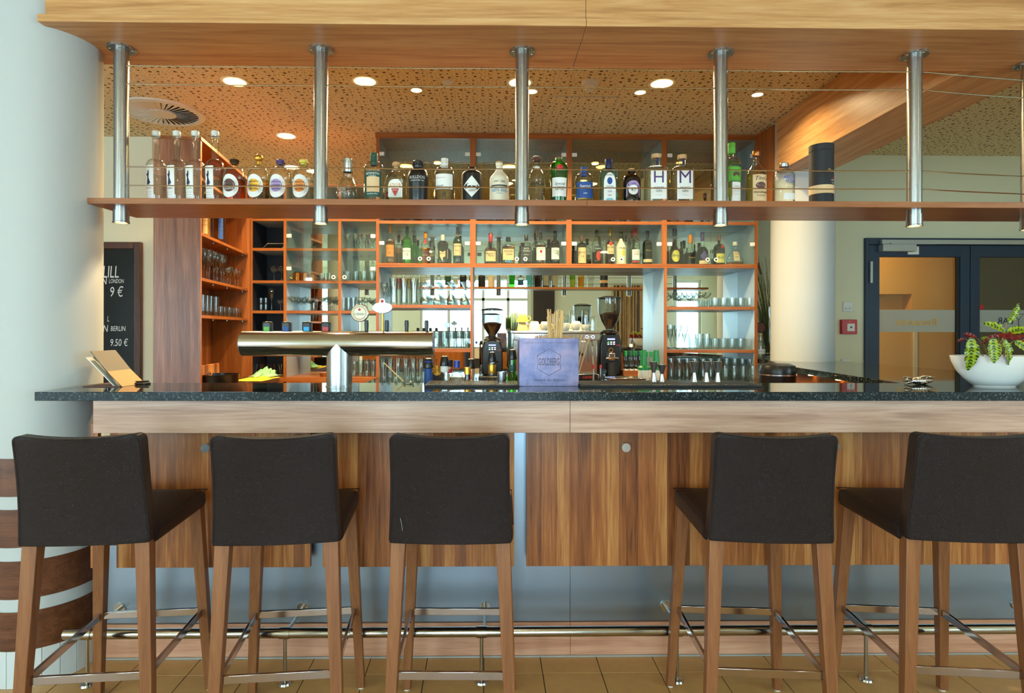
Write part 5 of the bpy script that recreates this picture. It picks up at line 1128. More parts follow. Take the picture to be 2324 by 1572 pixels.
row('highball', rng(872, 950, 4), BASE, 'low straight glass in front of the beer glasses', 'low glasses at the bottom left', (4.6,), .8, 865)
# right bay
row('coupe', rng(1526, 1602, 8), Z_R1, 'wide coupe glass on the upper board of the right bay', 'coupes in the right bay', (5.03,), .95, 690, stag=True)
row('cut', rng(1622, 1701, 5), Z_R1, 'patterned tumbler on the upper board of the right bay', 'patterned tumblers on the upper right board', (5.03, 5.15), .9, 690)
row('snifter', rng(1521, 1553, 3), Z_R2, 'stemmed beer glass on the lower board of the right bay', 'stemmed beer glasses in the right bay', (5.02, 5.14), .84, 790, sz=1.25)
row('cuttall', rng(1571, 1603, 3), Z_R2, 'tall patterned glass on the lower board of the right bay', 'tall patterned glasses in the right bay', (5.02, 5.14), .77, 790, sz=1.0)
row('cut', rng(1622, 1700, 5), Z_R2, 'patterned tumbler on the lower board of the right bay', 'patterned tumblers on the lower right board', (5.02, 5.14), .9, 790, sz=1.02)
row('highball', rng(1524, 1702, 11), BASE, 'ribbed long drink glass at the bottom of the right bay', 'long drink glasses at the bottom of the right bay', (4.98, 5.13), 1.0, 850, sz=1.1)
row('tumbler', rng(1645, 1708, 4), BASE, 'low ribbed glass at the front bottom of the right bay', 'low ribbed glasses in the right bay', (4.8,), .98, 860, sz=1.2)
# ================================================================== beer tap on the bar
def cpt(v_base): return (CH-ZC)*F/(v_base-PV)      # depth of a point on the counter from its pixel row
TY = 2.50; tk = TY/F
tx0, tx1 = PX(552, TY, 780), PX(981, TY, 780); tzc = PZ(779.5, TY, 765); tr = 28.6*tk
tp = thing('beer_tap', 'large brushed steel T shaped beer tap on the counter', 'beer tap', (0, 0, 0))
part('tap_barrel', MB().cyl((tx0, TY, tzc), (tx1, TY, tzc), tr, n=64), M['steelx'], tp, ang=50)
part('end_cap', MB().lathe([(0, -.02), (tr*.5, -.016), (tr*.85, -.007), (tr, 0)], 48).xf(Matrix.Translation((tx0, TY, tzc)) @ Matrix.Rotation(PI/2, 4, 'Y')), M['steelx'], tp)
part('end_cap', MB().cyl((tx1, TY, tzc), (tx1+.005, TY, tzc), tr*1.02, n=48), M['steelx'], tp)
tcx = PX(770.5, TY, 830)
part('tap_column', MB().cyl((tcx, TY, ZC), (tcx, TY, tzc), tr*1.0, n=64), M['steel'], tp)
part('base_ring', MB().lathe([(tr, 0), (tr*1.06, 0), (tr*1.06, .004), (tr, .005)], 48, tcx, TY, ZC), M['steel'], tp)
ty2 = TY+.03; tt = tzc+tr*.9
for u in (832, 878, 923, 968):
    x = PX(u, ty2, 740); part('tap_handle', MB().lathe([(.006, -.02), (.0075, .0), (.009, .03), (.008, .046), (0, .048)], 16, x, ty2, tt+.004), M['black'], tp)
for u, mt in ((607, 'limelab'), (650, 'bluelab'), (697, 'cyan'), (740, 'red')):
    x = PX(u, ty2, 740); h_ = part('dispenser_head', MB().box(x-.019, x+.019, ty2-.012, ty2+.02, tt-.004, tt+.044), M['black'], tp, bevel=.006)
    part('flavour_label', MB().box(x-.011, x+.012, ty2-.0135, ty2-.012, tt+.002, tt+.022), M[mt], h_)
x, z = PXZ(817, 710, ty2); r_ = 20.5*tk
md = part('medallion', MB().cyl((x, ty2-.008, z), (x, ty2+.008, z), r_, n=40), M['chrome'], tp, bevel=.003)
part('medallion_face', MB().cyl((x, ty2-.0095, z), (x, ty2-.008, z), r_*.8, n=40), M['cream'], md)
part('medallion_ring', MB().lathe([(r_*.66, 0), (r_*.7, .001), (r_*.73, 0)], 40).xf(Matrix.Translation((x, ty2-.0096, z)) @ Matrix.Rotation(PI/2, 4, 'X')), M['gold'], md)
part('lettering', text_mb('Lübzer', width=r_*1.15, fn=lambda a, b: (x+a, ty2-.0102, z-.004+b), bold=.01), M['greenlab'], md, smooth=False)
part('emblem', MB().cyl((x, ty2-.0102, z+.014), (x, ty2-.0095, z+.014), .0055, n=12), M['redtext'], md)
part('medallion_stem', MB().cyl((x, ty2, tt-.01), (x, ty2, z-r_), .005, n=12), M['chrome'], tp)
x2, z2 = PXZ(868, 696, ty2)
ov = [(x2+23*tk*math.cos(2*PI*k/40), z2-.004+13*tk*math.sin(2*PI*k/40)) for k in range(40)]
md2 = part('oval_medallion', MB().prism(ov, ty2-.006, ty2+.006), M['silver'], tp, bevel=.002)
part('crest', MB().cyl((x2, ty2-.007, z2+.022), (x2, ty2+.006, z2+.022), .012, n=20), M['silver'], md2); part('emblem', MB().cyl((x2, ty2-.008, z2+.023), (x2, ty2-.007, z2+.023), .007, n=16), M['redtext'], md2)
part('lettering', text_mb('König Pilsener', width=40*tk, fn=lambda a, b: (x2+a, ty2-.0066, z2-.003+b), shear=.3), M['bluetext'], md2, smooth=False)
part('oval_stem', MB().cyl((x2, ty2, tt-.01), (x2, ty2, z2-13*tk), .005, n=12), M['gold'], tp)
# ================================================================== mats and things on the counter
def barmat(u0, u1, label, ribbed):
    y0, y1 = cpt(879), 2.655; x0, x1 = PX(u0, y0, 875), PX(u1, y0, 875)
    t = thing('bar_mat', label, 'bar mat', (0, 0, 0))
    n = max(3, int((x1-x0)/.05)); pts = []
    for k in range(n+1): pts.append((x0+(x1-x0)*k/n, y0+(.012 if k % 2 else 0)))
    part('mat_base', MB().slab(pts+[(x1, y1), (x0, y1)], ZC, ZC+.010), M['blackm'], t, bevel=.001)
    mb = MB(); m = int((x1-x0)/.0075)
    for k in range(1, m):
        x = x0+(x1-x0)*k/m; mb.box(x-.0016, x+.0016, y0+.022, y1-.006, ZC+.010, ZC+.0125)
    part('mat_ribs', mb, M['black'], t)['kind'] = 'stuff'
barmat(964, 1178, 'black ribbed rubber bar mat left of the tin box', True)
barmat(1317, 1730, 'black rubber bar mat under the steel jiggers', True)
# tin box with stirrers
by_ = cpt(876); bk = by_/F
bx = thing('tin_box', 'weathered tin box with embossed hexagon on the counter', 'tin box', (PX(1246, by_, 820), by_, ZC))
bw_, bh_ = 68*bk, 109*bk
part('front_plate', MB().box(-bw_, bw_, 0, .003, 0, bh_), M['tin'], bx, bevel=.001)
part('box_body', (lambda m: (m.box(-bw_, -bw_+.003, .0031, .12, 0, bh_*.94), m.box(bw_-.003, bw_, .0031, .12, 0, bh_*.94), m.box(-bw_, bw_, .12, .123, 0, bh_*.94), m.box(-bw_, bw_, .0031, .12, 0, .003), m)[-1])(MB()), M['tin'], bx)
hx = [(.056*math.sin(PI/3*k), bh_*.50+.056*math.cos(PI/3*k)) for k in range(6)]
part('hexagon', MB().tube([(a, -.0006, b) for a, b in hx], .0009, 6, True), M['tindark'], bx)
part('lettering', text_mb('GOLDBERG', width=.087, fn=lambda a, b: (a, -.0012, bh_*.50+b), squash=2.6), M['tindark'], bx, smooth=False)
part('lettering', text_mb('Natural dry flavours', width=.13, fn=lambda a, b: (a, -.0008, bh_*.13+b), shear=.4), M['ink'], bx, smooth=False)
part('lettering', text_mb('Manufactured by British-Indian Connoisseurs Trading Ltd. for GOLDBERG & Sons, the world over', width=.215, fn=lambda a, b: (a, -.0008, bh_*.905+b)), M['brownlab'], bx, smooth=False)
rnd = random.Random(11); bxx = bx.location.x
for k in range(30):
    u = rnd.uniform(1248, 1268); lean = (u-1258)*.0016+rnd.uniform(-.006, .006); yb = by_+.02+rnd.uniform(0, .05)
    x = PX(u, yb, 760); zt_ = PZ(rnd.uniform(700, 724), yb, 1260)
    tag(part('stirring_stick', MB().cyl((x-lean*.3, yb, ZC+.004), (x+lean, yb, zt_), .0021, n=6), M['stick']), 'thin bamboo stirring stick in the bundle above the tin box', 'stick', 'bamboo sticks in the tin box')
for k in range(34):
    u = 1216+k*2.75; yb = by_+.1; x = PX(u, yb, 765); tilt = .0 if k < 29 else .012*(k-28)
    tag(part('paper_straw', MB().cyl((x, yb, ZC+.004), (x+rnd.uniform(-.002, .002)+tilt, yb, PZ(757+rnd.uniform(0, 4)+abs(u-1270)*.03, yb, u)), .0028, n=6), M['straw']), 'brown paper straw in the row at the back of the tin box', 'straw', 'paper straws in the tin box')
# jiggers
jg = MB().lathe([(0, .004), (.0125, 0), (.0135, 0), (.0065, .038), (.007, .041), (.0205, .086), (.0195, .086), (.006, .044), (0, .043)], 28).mesh('jigger', M['silver'])
for u, vt_, s, lb in ((1483.5, 826, 1.0, 'tall steel jigger, leftmost on the mat'), (1502, 833, .86, 'shorter steel jigger second from the left'), (1575.5, 824, 1.02, 'steel jigger, left one of the group of three'), (1603, 824, 1.02, 'steel jigger in the middle of the group of three'), (1628.5, 824, 1.02, 'steel jigger, right one of the group of three')):
    o = part('jigger', jg, None, loc=(PX(u, 2.575, 860), 2.575, ZC+.0125), rot=None); o.scale = (1, 1, s); tag(o, lb, 'jigger', 'steel jiggers on the bar mat')
# bottles with pourers in the speed rail, necks above the counter
RB = .905; RYY = 2.74
def rail(u, wv, vtop, vsh, lb, gm, collar, rn_px=9, Rpx=24, pour='black', y=RYY, liq=None, capc=None, colh=16):
    k = y/F; x = PX(u, y, 850); ztop = PZ(vtop, y, u)-RB; zsh = PZ(vsh, y, u)-RB; ph = (0 if pour is None else 24*k)
    pf = profile(Rpx*k, ztop-ph*.75, zsh-.05, zsh+.03, rn_px*k, 'slope'); 
    t = bottle(lb, x, y, RB, pf, M[gm], None, liq and (M[liq], zsh-.02), group='bottles in the speed rail', n=20)
    if collar: part('neck_label', MB().lathe([(rn_px*k*1.06, zsh+.03), (rn_px*k*1.08, zsh+.031), (rn_px*k*1.08, zsh+.03+colh*k), (rn_px*k*1.06, zsh+.031+colh*k)], 20), M[collar], t)
    if pour: 
        part('pourer', MB().lathe([(rn_px*k*1.25, ztop-ph), (rn_px*k*1.3, ztop-ph+.004), (rn_px*k*1.15, ztop-ph*.55), (rn_px*k*.9, ztop-ph*.12), (rn_px*k*.6, ztop-.002), (0, ztop)], 18), M[pour], t)
    elif capc: part('cap', MB().cyl((0, 0, ztop-14*k), (0, 0, ztop+.004), rn_px*k*1.25, n=20), M[capc], t)
    return t
rail(972, 20, 811, 850, 'blue bottle with black pourer at the left end of the mat', 'bluelab', 'bluecap', 9, 10)
rail(1009, 18, 806, 858, 'clear bottle with black pourer and white neck label', 'g_clear', 'paper', 8.5, 22, liq='g_water')
rail(1021, 10, 818, 860, 'clear bottle with red and white striped neck', 'g_clear', 'red', 5.5, 18, pour=None, capc='ink', y=2.84, colh=8)
rail(1037, 12, 820, 846, 'clear conical bottle with blue cap', 'g_clear', None, 5.5, 19, pour=None, capc='bluecap', y=2.76, liq='g_water')
rail(1061, 14, 835, 862, 'small dark bottle with gold cap', 'g_brown', None, 6, 8, pour=None, capc='gold', y=2.72, liq='g_dark')
rail(1069, 17, 812, 862, 'bottle with black pourer behind the gold capped one', 'g_clear', None, 8.5, 20, y=2.84)
rail(1117, 16, 797, 862, 'bottle with gold neck foil and black pourer', 'g_clear', 'gold', 8, 21, liq='g_lime', colh=20)
rail(1163, 18, 791, 856, 'green bottle with teal neck and black pourer', 'g_green', 'greenlab', 8, 26, liq='g_lime', colh=13)
tag(part('steel_cup', MB().lathe([(0, 0), (.0185, 0), (.021, .04), (.02, .04), (.0175, .003), (0, .002)], 24), M['silver'], loc=(PX(1139, 2.62, 860), 2.62, ZC+.0125)), 'plain steel measuring cup left of the green bottle', 'cup')
pk = thing('snack_pouch', 'black pouch with golden fan emblem on the rail', 'pouch', (PX(992, 2.82, 850), 2.82, RB)); part('pouch_body', MB().box(-.03, .03, -.01, .01, 0, .32), M['blackm'], pk, bevel=.008)
fan = MB(); zc_ = PZ(840, 2.82)-RB
for k in range(16):
    a0, a1 = 2*PI*k/16, 2*PI*(k+1)/16; fan.add([(0, -.0105, zc_), (.024*math.cos(a0), -.0105-.003*(k % 2), zc_+.024*math.sin(a0)), (.024*math.cos(a1), -.0105-.003*((k+1) % 2), zc_+.024*math.sin(a1))], [(0, 1, 2)])
part('gold_fan', fan, M['gold'], pk, smooth=False)
bxs = thing('napkin_stack', 'stack of pale folded napkins in a dark holder behind the pourers', 'napkins', (PX(1040, 2.90, 850), 2.90, RB))
for k in range(14): part('napkin', MB().box(-.04, .04, -.02, .02, .16+k*.0095, .168+k*.0095), M['paper'], bxs)
part('holder', MB().box(-.045, .045, -.025, .025, 0, .159), M['blackm'], bxs)
# swizzle stick lying across the glasses
x0, z0 = PXZ(866, 823, 2.62); x1_, z1_ = PXZ(917, 869, 2.62)
tag(part('swizzle_stick', MB().cyl((x0, 2.665, z0), (x1_, 2.64, ZC+.003), .0027, n=8), M['stick']), 'wooden swizzle stick leaning on the counter edge', 'stick')
tag(part('glass_dish', MB().lathe([(0, 0), (.02, 0), (.024, .012), (.0225, .012), (.019, .003), (0, .003)], 20), M['g_clear'], loc=(PX(928, 2.60, 865), 2.60, ZC)), 'small clear glass dish at the foot of the swizzle stick', 'dish')
# tools right of the tin box
ty_ = thing('steel_tray', 'flat stainless bar tray behind the right bar mat', 'tray', (PX(1418, 2.80, 860), 2.80, RB))
part('tray_stand', MB().box(-.07, .07, -.06, .06, 0, .262), M['blackm'], ty_)
for k in range(3): part('tray_slat', MB().box(-.085, .085, -.06, .06, .263+k*.0125, .273+k*.0125), M['darkchrome'], ty_, bevel=.003)
op = thing('bottle_opener', 'black handled bar opener leaning by the tray', 'opener', (PX(1364, 2.66, 868), 2.66, ZC)); part('handle', MB().hexa([(-.012,-.004,0),(.006,-.004,0),(.006,.004,0),(-.012,.004,0)], [(.008,-.004,.062),(.028,-.004,.058),(.028,.004,.058),(.008,.004,.062)]), M['black'], op, bevel=.003)
for z_ in (.012, .036): part('rivet', MB().cyl((.002+z_*.33, -.0055, z_), (.002+z_*.33, -.004, z_), .003, n=10), M['silver'], op)
for k, u in enumerate((1347, 1363)):
    t = thing('red_tip_straw', 'clear straw with red tip, %s of the pair' % ('left', 'right')[k], 'straw', (PX(u, 2.70, 850), 2.70, RB), 0, 'red tipped straws'); zt_ = PZ(830, 2.70)-RB
    part('straw_tube', MB().cyl((0, 0, 0), (0, 0, zt_), .003, n=8), M['grey'], t); part('tip', MB().cyl((0, 0, zt_-.012), (0, 0, zt_+.004), .0055, n=10), M['red'], t)
for k, (u, vt_) in enumerate(((1461, 793), (1489, 794))):
    y = 2.86; kk = y/F; t = thing('pour_container', 'cream mixer container with green spout, %s one' % ('left', 'right')[k], 'container', (PX(u, y, 850), y, RB), 0, 'mixer containers')
    zb_ = PZ(836, y)-RB; zt_ = PZ(vt_, y)-RB
    part('container_body', MB().lathe([(0, 0), (.026, 0), (.027, zb_), (0, zb_)], 28), M['cream'], t)
    part('collar', MB().lathe([(.028, zb_-.006), (.0285, zb_+.006), (.02, zb_+.014), (.0, zb_+.014)], 28), M['green'], t)
    part('spout', MB().lathe([(.0175, zb_+.012), (.0155, zb_+.04), (.0115, zt_), (.0095, zt_), (.012, zb_+.03)], 24), M['green'], t)
# ================================================================== niche: espresso machine and grinders
EY0, EY1 = 4.42, 4.86; ek = EY0/F
ex0, ex1 = PX(1166, EY0, 780), PX(1362, EY0, 780)
em = thing('espresso_machine', 'wide steel espresso machine on the back counter', 'espresso machine', (0, 0, 0))
def ez(v): return PZ(v, EY0, 1260)
part('machine_body', MB().box(ex0, ex1, EY0+.10, EY1, BASE+.03, ez(756)), M['steelx'], em, bevel=.006)
part('cup_tray', MB().box(ex0-.005, ex1+.005, EY0, EY1+.01, ez(755.5), ez(750)), M['gold'] if False else M['steelx'], em, bevel=.003)
cpn = part('control_panel', MB().box(ex0, ex1, EY0+.01, EY0+.099, ez(772), ez(756)), M['darkchrome'], em, bevel=.004)
for u, lm in ((1183, 'ledw'), (1222, 'led'), (1228, 'led'), (1234, 'led'), (1332, 'ledw'), (1346, 'ledw')):
    x = PX(u, EY0, 764); part('button', MB().cyl((x, EY0+.004, ez(764)), (x, EY0+.01, ez(764)), .016 if lm == 'ledw' else .007, n=16), M['chrome'] if lm == 'ledw' else M[lm], cpn)
    if lm == 'ledw': part('button_light', MB().lathe([(.009, 0), (.011, .001), (.013, 0)], 16).xf(Matrix.Translation((x, EY0+.0035, ez(764))) @ Matrix.Rotation(PI/2, 4, 'X')), M['led'], cpn)
part('drip_tray', MB().box(ex0+.01, ex1-.01, EY0-.02, EY0+.12, BASE+.03, BASE+.07), M['steelx'], em, bevel=.004)
for u in (1205, 1300):
    x = PX(u, EY0, 790); g_ = part('group_head', MB().cyl((x, EY0+.06, ez(772)), (x, EY0+.06, ez(786)), .032, n=24), M['chrome'], em)
    part('portafilter_handle', MB().cyl((x+.005, EY0+.04, ez(790)), (x+.05, EY0-.09, ez(803)), .011, .014, 12), M['black'], g_)
for u in (1190, 1345):
    x = PX(u, EY0, 790); part('steam_wand', MB().tube([(x, EY0+.04, ez(772)), (x, EY0+.0, ez(785)), (x+.003, EY0-.01, ez(826))], .006, 10), M['chrome'], em)
part('work_light', MB().lathe([(0, -.004), (.012, -.004), (.014, 0)], 12, PX(1327, EY0, 790), EY0+.05, ez(774)), M['ledw'], em)
for u in (ex0+.05, ex1-.05): part('foot', MB().cyl((u, EY0+.15, BASE-.001), (u, EY0+.15, BASE+.03), .02), M['black'], em)
bp_ = part('badge_panel', MB().box(ex0+.02, ex1-.02, EY0-.022, EY0-.0201, BASE+.032, BASE+.068), M['black'], em)
part('lettering', text_mb('carina', width=.08, fn=lambda a, b: (PX(1334, EY0, 855)+a, EY0-.0226, BASE+.05+b)), M['redtext'], bp_, smooth=False)
def cup(x, y, z, mt, label, s=1.0, flip=False, hdir=1):
    t = thing('coffee_cup', label, 'cup', (x, y, z), 0, 'cups on the espresso machine')
    pf = [(0, .004), (.022*s, 0), (.024*s, .002), (.036*s, .03*s), (.040*s, .058*s), (.038*s, .058*s), (.033*s, .03*s), (.02*s, .007), (0, .006)]
    if flip: pf = [(r, .058*s-zz) for r, zz in pf][::-1]
    part('cup_body', MB().lathe(pf, 24), M[mt], t)
    hz = .034*s if not flip else .024*s
    part('handle', MB().tube([(hdir*(.036+.018*math.sin(a))*s, -.004, hz+.016*math.cos(a)*s) for a in [PI*k/8 for k in range(9)]], .0042*s, 8), M[mt], t)
    return t
ctz = ez(750); cy_ = EY0+.1; ck = cy_/F
def cpos(u): return PX(u, cy_, 740)
cup(cpos(1186), cy_, ctz, 'peach', 'peach coloured cup below the yellow one', 1.08, True); cup(cpos(1186), cy_, ctz+.0635, 'yellow', 'yellow cup on top of the stack', 1.1, True)
cup(cpos(1213), cy_, ctz, 'cream', 'large cream cup upside down right of the peach cup', 1.2, True, -1); cup(cpos(1236), cy_, ctz, 'cream', 'small cream cup half behind the sticks', .85, False, -1); cup(cpos(1240), cy_+.1, ctz, 'cream', 'large cream cup behind the bamboo sticks', 1.2, True, 1)
cup(cpos(1284), cy_, ctz, 'cream', 'cream cup right of the bamboo sticks', .9); cup(cpos(1307), cy_, ctz, 'cream', 'second cream cup right of the bamboo sticks', .9); cup(cpos(1328), cy_, ctz, 'cream', 'third cream cup, next to the upturned glasses', .8)
cup(cpos(1290), cy_+.1, ctz+.052, 'cream', 'cream cup on top of the back row', 1.0, True, -1).location.z = ctz; cup(cpos(1312), cy_+.1, ctz, 'cream', 'tilted cream cup in the back row', 1.25, True, -1)
for u, k_, lb in ((1303, 0, 'upturned tumbler behind the cups'), (1332, 0, 'upturned tall tumbler next to the grinder'), (1345, 1, 'upturned tumbler in front next to the grinder')):
    put('highball', PX(u, cy_+.12*(1-k_), 740), cy_+.17*(1-k_), ctz+.14*(1.15 if k_ == 0 else .8), lb, None, 1.15 if k_ == 0 else .8, True)
pl = MB().lathe([(0, 0), (.05, .002), (.075, .008), (.075, .011), (.05, .006), (0, .004)], 32).xf(Matrix.Rotation(PI/2, 4, 'Y')).mesh('saucer', M['cream'])
plg = pl.copy(); plg.materials.clear(); plg.materials.append(M['mint'])
for k in range(5):
    tag(part('saucer', pl if k % 2 else plg, None, loc=(PX(1160+k*3.2, cy_, 735), cy_+.08, ctz+.0755)), '%s saucer standing on edge, number %s from the left' % (('green', 'cream')[k % 2], ('one', 'two', 'three', 'four', 'five')[k]), 'saucer', 'saucers on edge')
def grinder(u, vtop, vbase, wpx, y, label, display=True):
    k = y/F; R = wpx*k/2; x = PX(u, y, 760); z0 = BASE-.001; H = PZ(vtop, y, u)-z0
    t = thing('coffee_grinder', label, 'coffee grinder', (x, y, z0))
    hb0, hb1 = H*.60, H*.97
    hp = [(R*.30, hb0), (R*.34, hb0+.02), (R*.7, hb0+(hb1-hb0)*.3), (R*.95, hb0+(hb1-hb0)*.58), (R*1.0, hb1)]
    part('hopper', MB().lathe(hp, 32), M['g_smoke'], t)
    part('hopper_lid', MB().lathe([(R*1.03, hb1), (R*1.03, hb1+.006), (R*.5, H), (0, H)], 32), M['black'], t)
    part('coffee_beans', MB().lathe([(0, hb0+.01), (R*.31, hb0+.012), (R*.66, hb0+(hb1-hb0)*.3), (R*.88, hb0+(hb1-hb0)*.5), (R*.4, hb0+(hb1-hb0)*.56), (0, hb0+(hb1-hb0)*.57)], 32), M['beans'], t)
    part('metal_collar', MB().lathe([(R*.8, H*.565), (R*.82, H*.575), (R*.55, H*.6), (R*.3, H*.605)], 32), M['chrome'], t)
    bd_ = MB()
    prof = [(-R*.85, .05), (R*.85, .05), (R*.95, H*.2), (R*.92, H*.45), (R*.7, H*.565), (-R*.7, H*.565), (-R*.92, H*.45), (-R*.95, H*.2)]
    part('grinder_body', bd_.prism(prof, -.06, .12), M['black'], t, bevel=.014, seg=3)
    part('base', MB().slab([(-R*1.1, -.14), (R*1.1, -.14), (R*1.25, -.1), (R*1.1, .12), (-R*1.1, .12), (-R*1.25, -.1)], 0, .05), M['black'], t, bevel=.012, seg=3)
    dp = part('display', MB().cyl((0, -.064, H*.475), (0, -.06, H*.475), R*.55, n=24), M['black'], t)
    part('screen', MB().box(-R*.32, R*.32, -.066, -.0642, H*.49, H*.505), M['led'], dp)
    for j, lm in enumerate(('ledg', 'ledw', 'ledw')): 
        for i in range(2): part('key', MB().box(-R*.3+j*R*.24, -R*.17+j*R*.24, -.066, -.0642, H*.458-i*H*.022, H*.468-i*H*.022), M[lm if i == 0 else 'ledw'], dp)
    part('ring', MB().lathe([(R*.14, 0), (R*.17, .004), (R*.2, 0)], 20).xf(Matrix.Translation((0, -.061, H*.37)) @ Matrix.Rotation(PI/2, 4, 'X')), M['gold'], t)
    part('dosing_chute', MB().box(-R*.28, R*.28, -.10, -.06, H*.25, H*.34), M['chrome'], t, bevel=.006); part('fork', MB().tube([(-R*.5, -.10, H*.28), (0, -.14, H*.285), (R*.5, -.10, H*.28)], .006, 8), M['chrome'], t)
    part('grounds_drawer', MB().cyl((0, -.095, .055), (0, -.095, H*.23), R*.42, n=24), M['blackm'], t)
    part('lettering', text_mb('carina', width=R*.5, fn=lambda a, b: (R*.5+a, -.0612, H*.43+b)), M['redtext'], t, smooth=False)
grinder(1117, 699, 866, 50, 4.62, 'black coffee grinder with bean hopper left of the espresso machine')
grinder(1383, 672, 846, 53, 4.62, 'black coffee grinder with bean hopper right of the espresso machine')
# crate of small bottles
cr = thing('bottle_crate', 'small wooden crate of tonic bottles', 'crate', (PX(1436, 4.62, 840), 4.62, BASE-.001))
for a in ((-.09, .09, -.08, -.072), (-.09, .09, .072, .08), (-.09, -.082, -.072, .072), (.082, .09, -.072, .072)): part('crate_board', MB().box(a[0], a[1], a[2], a[3], 0, .09), M['cabwood'], cr)
part('crate_floor', MB().box(-.082, .082, -.072, .072, 0, .006), M['cabwood'], cr)
rnd = random.Random(5)
for i in range(4):
    for j in range(2):
        x = cr.location.x-.06+i*.04; y = 4.62-.035+j*.07
        bottle('small green necked tonic bottle in the crate, %s row, %s from left' % (('front', 'back')[j], ORD[i]), x, y, BASE+.006, profile(.0185, .225, .11, .17, .0095, 'slope'), M['g_clear'], (.0108, .19, .23, M['greenlab' if (i+j) % 3 else 'green'], 'cyl'), None, [('rect', 0, .06, .017, .03, M['paper'])], group='tonic bottles in the crate', n=14, name='tonic_bottle')
for i, u in enumerate((1468, 1477, 1485)):
    bottle('small bottle with green cap beside the right panel, %s' % ('left', 'middle', 'right')[i], PX(u, 4.66, 840), 4.66, BASE-.001, profile(.018, .225, .11, .17, .0095, 'slope'), M['g_clear'], (.0108, .19, .23, M['green'], 'cyl'), None, [('rect', 0, .06, .017, .03, M['paper'])], n=14, name='tonic_bottle', group='tonic bottles beside the panel')
cl = thing('tea_light_glass', 'small glass with tea light above the tonic bottles', 'candle', (PX(1432, 4.8, 780), 4.8, BASE-.001)); part('stand', MB().cyl((0, 0, 0), (0, 0, PZ(786, 4.8)-BASE), .016), M['black'], cl)
zz_ = PZ(786, 4.8)-BASE; part('glass', MB().lathe([(.014, zz_), (.017, zz_+.07), (.0155, zz_+.07), (.012, zz_+.004)], 16), M['g_clear'], cl); part('candle', MB().cyl((0, 0, zz_), (0, 0, zz_+.02), .011), M['lamp'], cl)
# ================================================================== left end: menus, chalkboard, pot, cloths
cb_ = thing('chalkboard', 'framed black chalkboard with white handwriting on the cream wall', 'chalkboard', (0, 0, 0))
def lx(u): return PX(u, LW-.03, 700)
def lz(v): return PZ(v, LW-.03, 280)
q0, q1 = lx(320)-.95, lx(320); z0, z1 = .75, lz(549); fw = .058
part('board', MB().box(q0+fw, q1-fw, LW-.022, LW-.004, z0+fw, z1-fw), M['board'], cb_)
for a in ((q0, q0+fw, z0, z1), (q1-fw, q1, z0, z1), (q0+fw, q1-fw, z0, z0+fw), (q0+fw, q1-fw, z1-fw, z1)): part('frame_bar', MB().box(a[0], a[1], LW-.04, LW-.002, a[2], a[3]), M['chalkframe'], cb_, bevel=.005)
for st, u0, u1, v in (('LILL', 232, 267, 618), ('LONDON', 246, 279, 638), ('9 €', 248, 277, 663), ('L', 242, 246, 724), ('BERLIN', 250, 283, 746), ('9.50 €', 249, 288, 778), ('GIN', 215, 240, 638), ('GIN', 218, 243, 746)):
    xc, zc2 = lx((u0+u1)/2), lz(v)
    part('lettering', text_mb(st, width=(u1-u0)*LW/F, fn=lambda a, b: (xc+a, LW-.0225, zc2+b), shear=.12, squash=1.5 if st[0] != 'L' else 1.8, bold=.0), M['chalk'], cb_, smooth=False)
mh = thing('menu_holder', 'slanted wooden menu holder with papers beside the column', 'menu holder', (PX(262, 2.55, 860), 2.55, ZC))
def slant(x0, off, th, L_): return MB().hexa([(x0+.060+off, -.08, 0), (x0+.060+off+th, -.08, 0), (x0+.060+off+th, .08, 0), (x0+.060+off, .08, 0)], [(x0-.055+off, -.08, L_), (x0-.055+off+th, -.08, L_), (x0-.055+off+th, .08, L_), (x0-.055+off, .08, L_)])
part('holder_board', slant(0, 0, .006, .145), M['holder'], mh); part('menu_card', slant(-.004, .012, .003, .12), M['tan'], mh).location.z = .001; part('menu_card', slant(-.003, .018, .003, .115), M['cork'], mh).location.z = .001
part('paper_sheet', slant(-.012, -.004, .004, .12), M['paper'], mh); part('holder_foot', MB().box(-.08, .07, -.085, .085, -.0, .004), M['brownlab'], mh)
pt = thing('pen_tray', 'small black tray with pens beside the menu holder', 'tray', (PX(318, 2.58, 868), 2.58, ZC)); part('tray_body', MB().box(-.035, .035, -.02, .02, 0, .008), M['black'], pt, bevel=.002); part('pen', MB().cyl((-.03, 0, .011), (.032, .01, .013), .0035, n=8), M['black'], pt)
po = thing('black_pot', 'round black pan on the work counter under the shelf unit', 'pan', (PX(499, 4.0, 860), 4.0, WZ)); part('pan_body', MB().lathe([(0, 0), (.112, 0), (.118, .07), (.122, .076), (.122, .08), (.114, .08), (.11, .01), (0, .008)], 40), M['black'], po)
def cloth(n, a, b, hgt, seed, flat):
    rn = random.Random(seed); ph = [rn.uniform(0, 6) for _ in range(8)]
    def f(u, v):
        s, t = 2*u-1, 2*v-1; r = min(1, math.hypot(s, t)); 
        w = (math.sin(5*s+ph[0]+2*t)*math.cos(4*t+ph[1])+.7*math.sin(11*s-7*t+ph[2])+.6*math.sin(15*t+6*s+ph[3]))/2
        e = max(0, 1-r**3); return (a*s+.02*w*flat, b*t+.02*flat*math.sin(6*s+ph[4]), max(.002, hgt*(.55+.5*w)*e+.003))
    return MB().grid(f, n, n)
tag(part('yellow_cloth', cloth(30, .11, .2, .018, 2, .3), M['ycloth'], loc=(PX(585, 4.55, 850), 4.55, WZ)), 'crumpled yellow cloth on the left work counter', 'cloth')
tag(part('green_cloth', cloth(34, .095, .1, .07, 4, 1.0), M['mint'], loc=(PX(600, 4.72, 845), 4.72, WZ+.012)), 'crumpled mint green cloth on top of the yellow one', 'cloth')
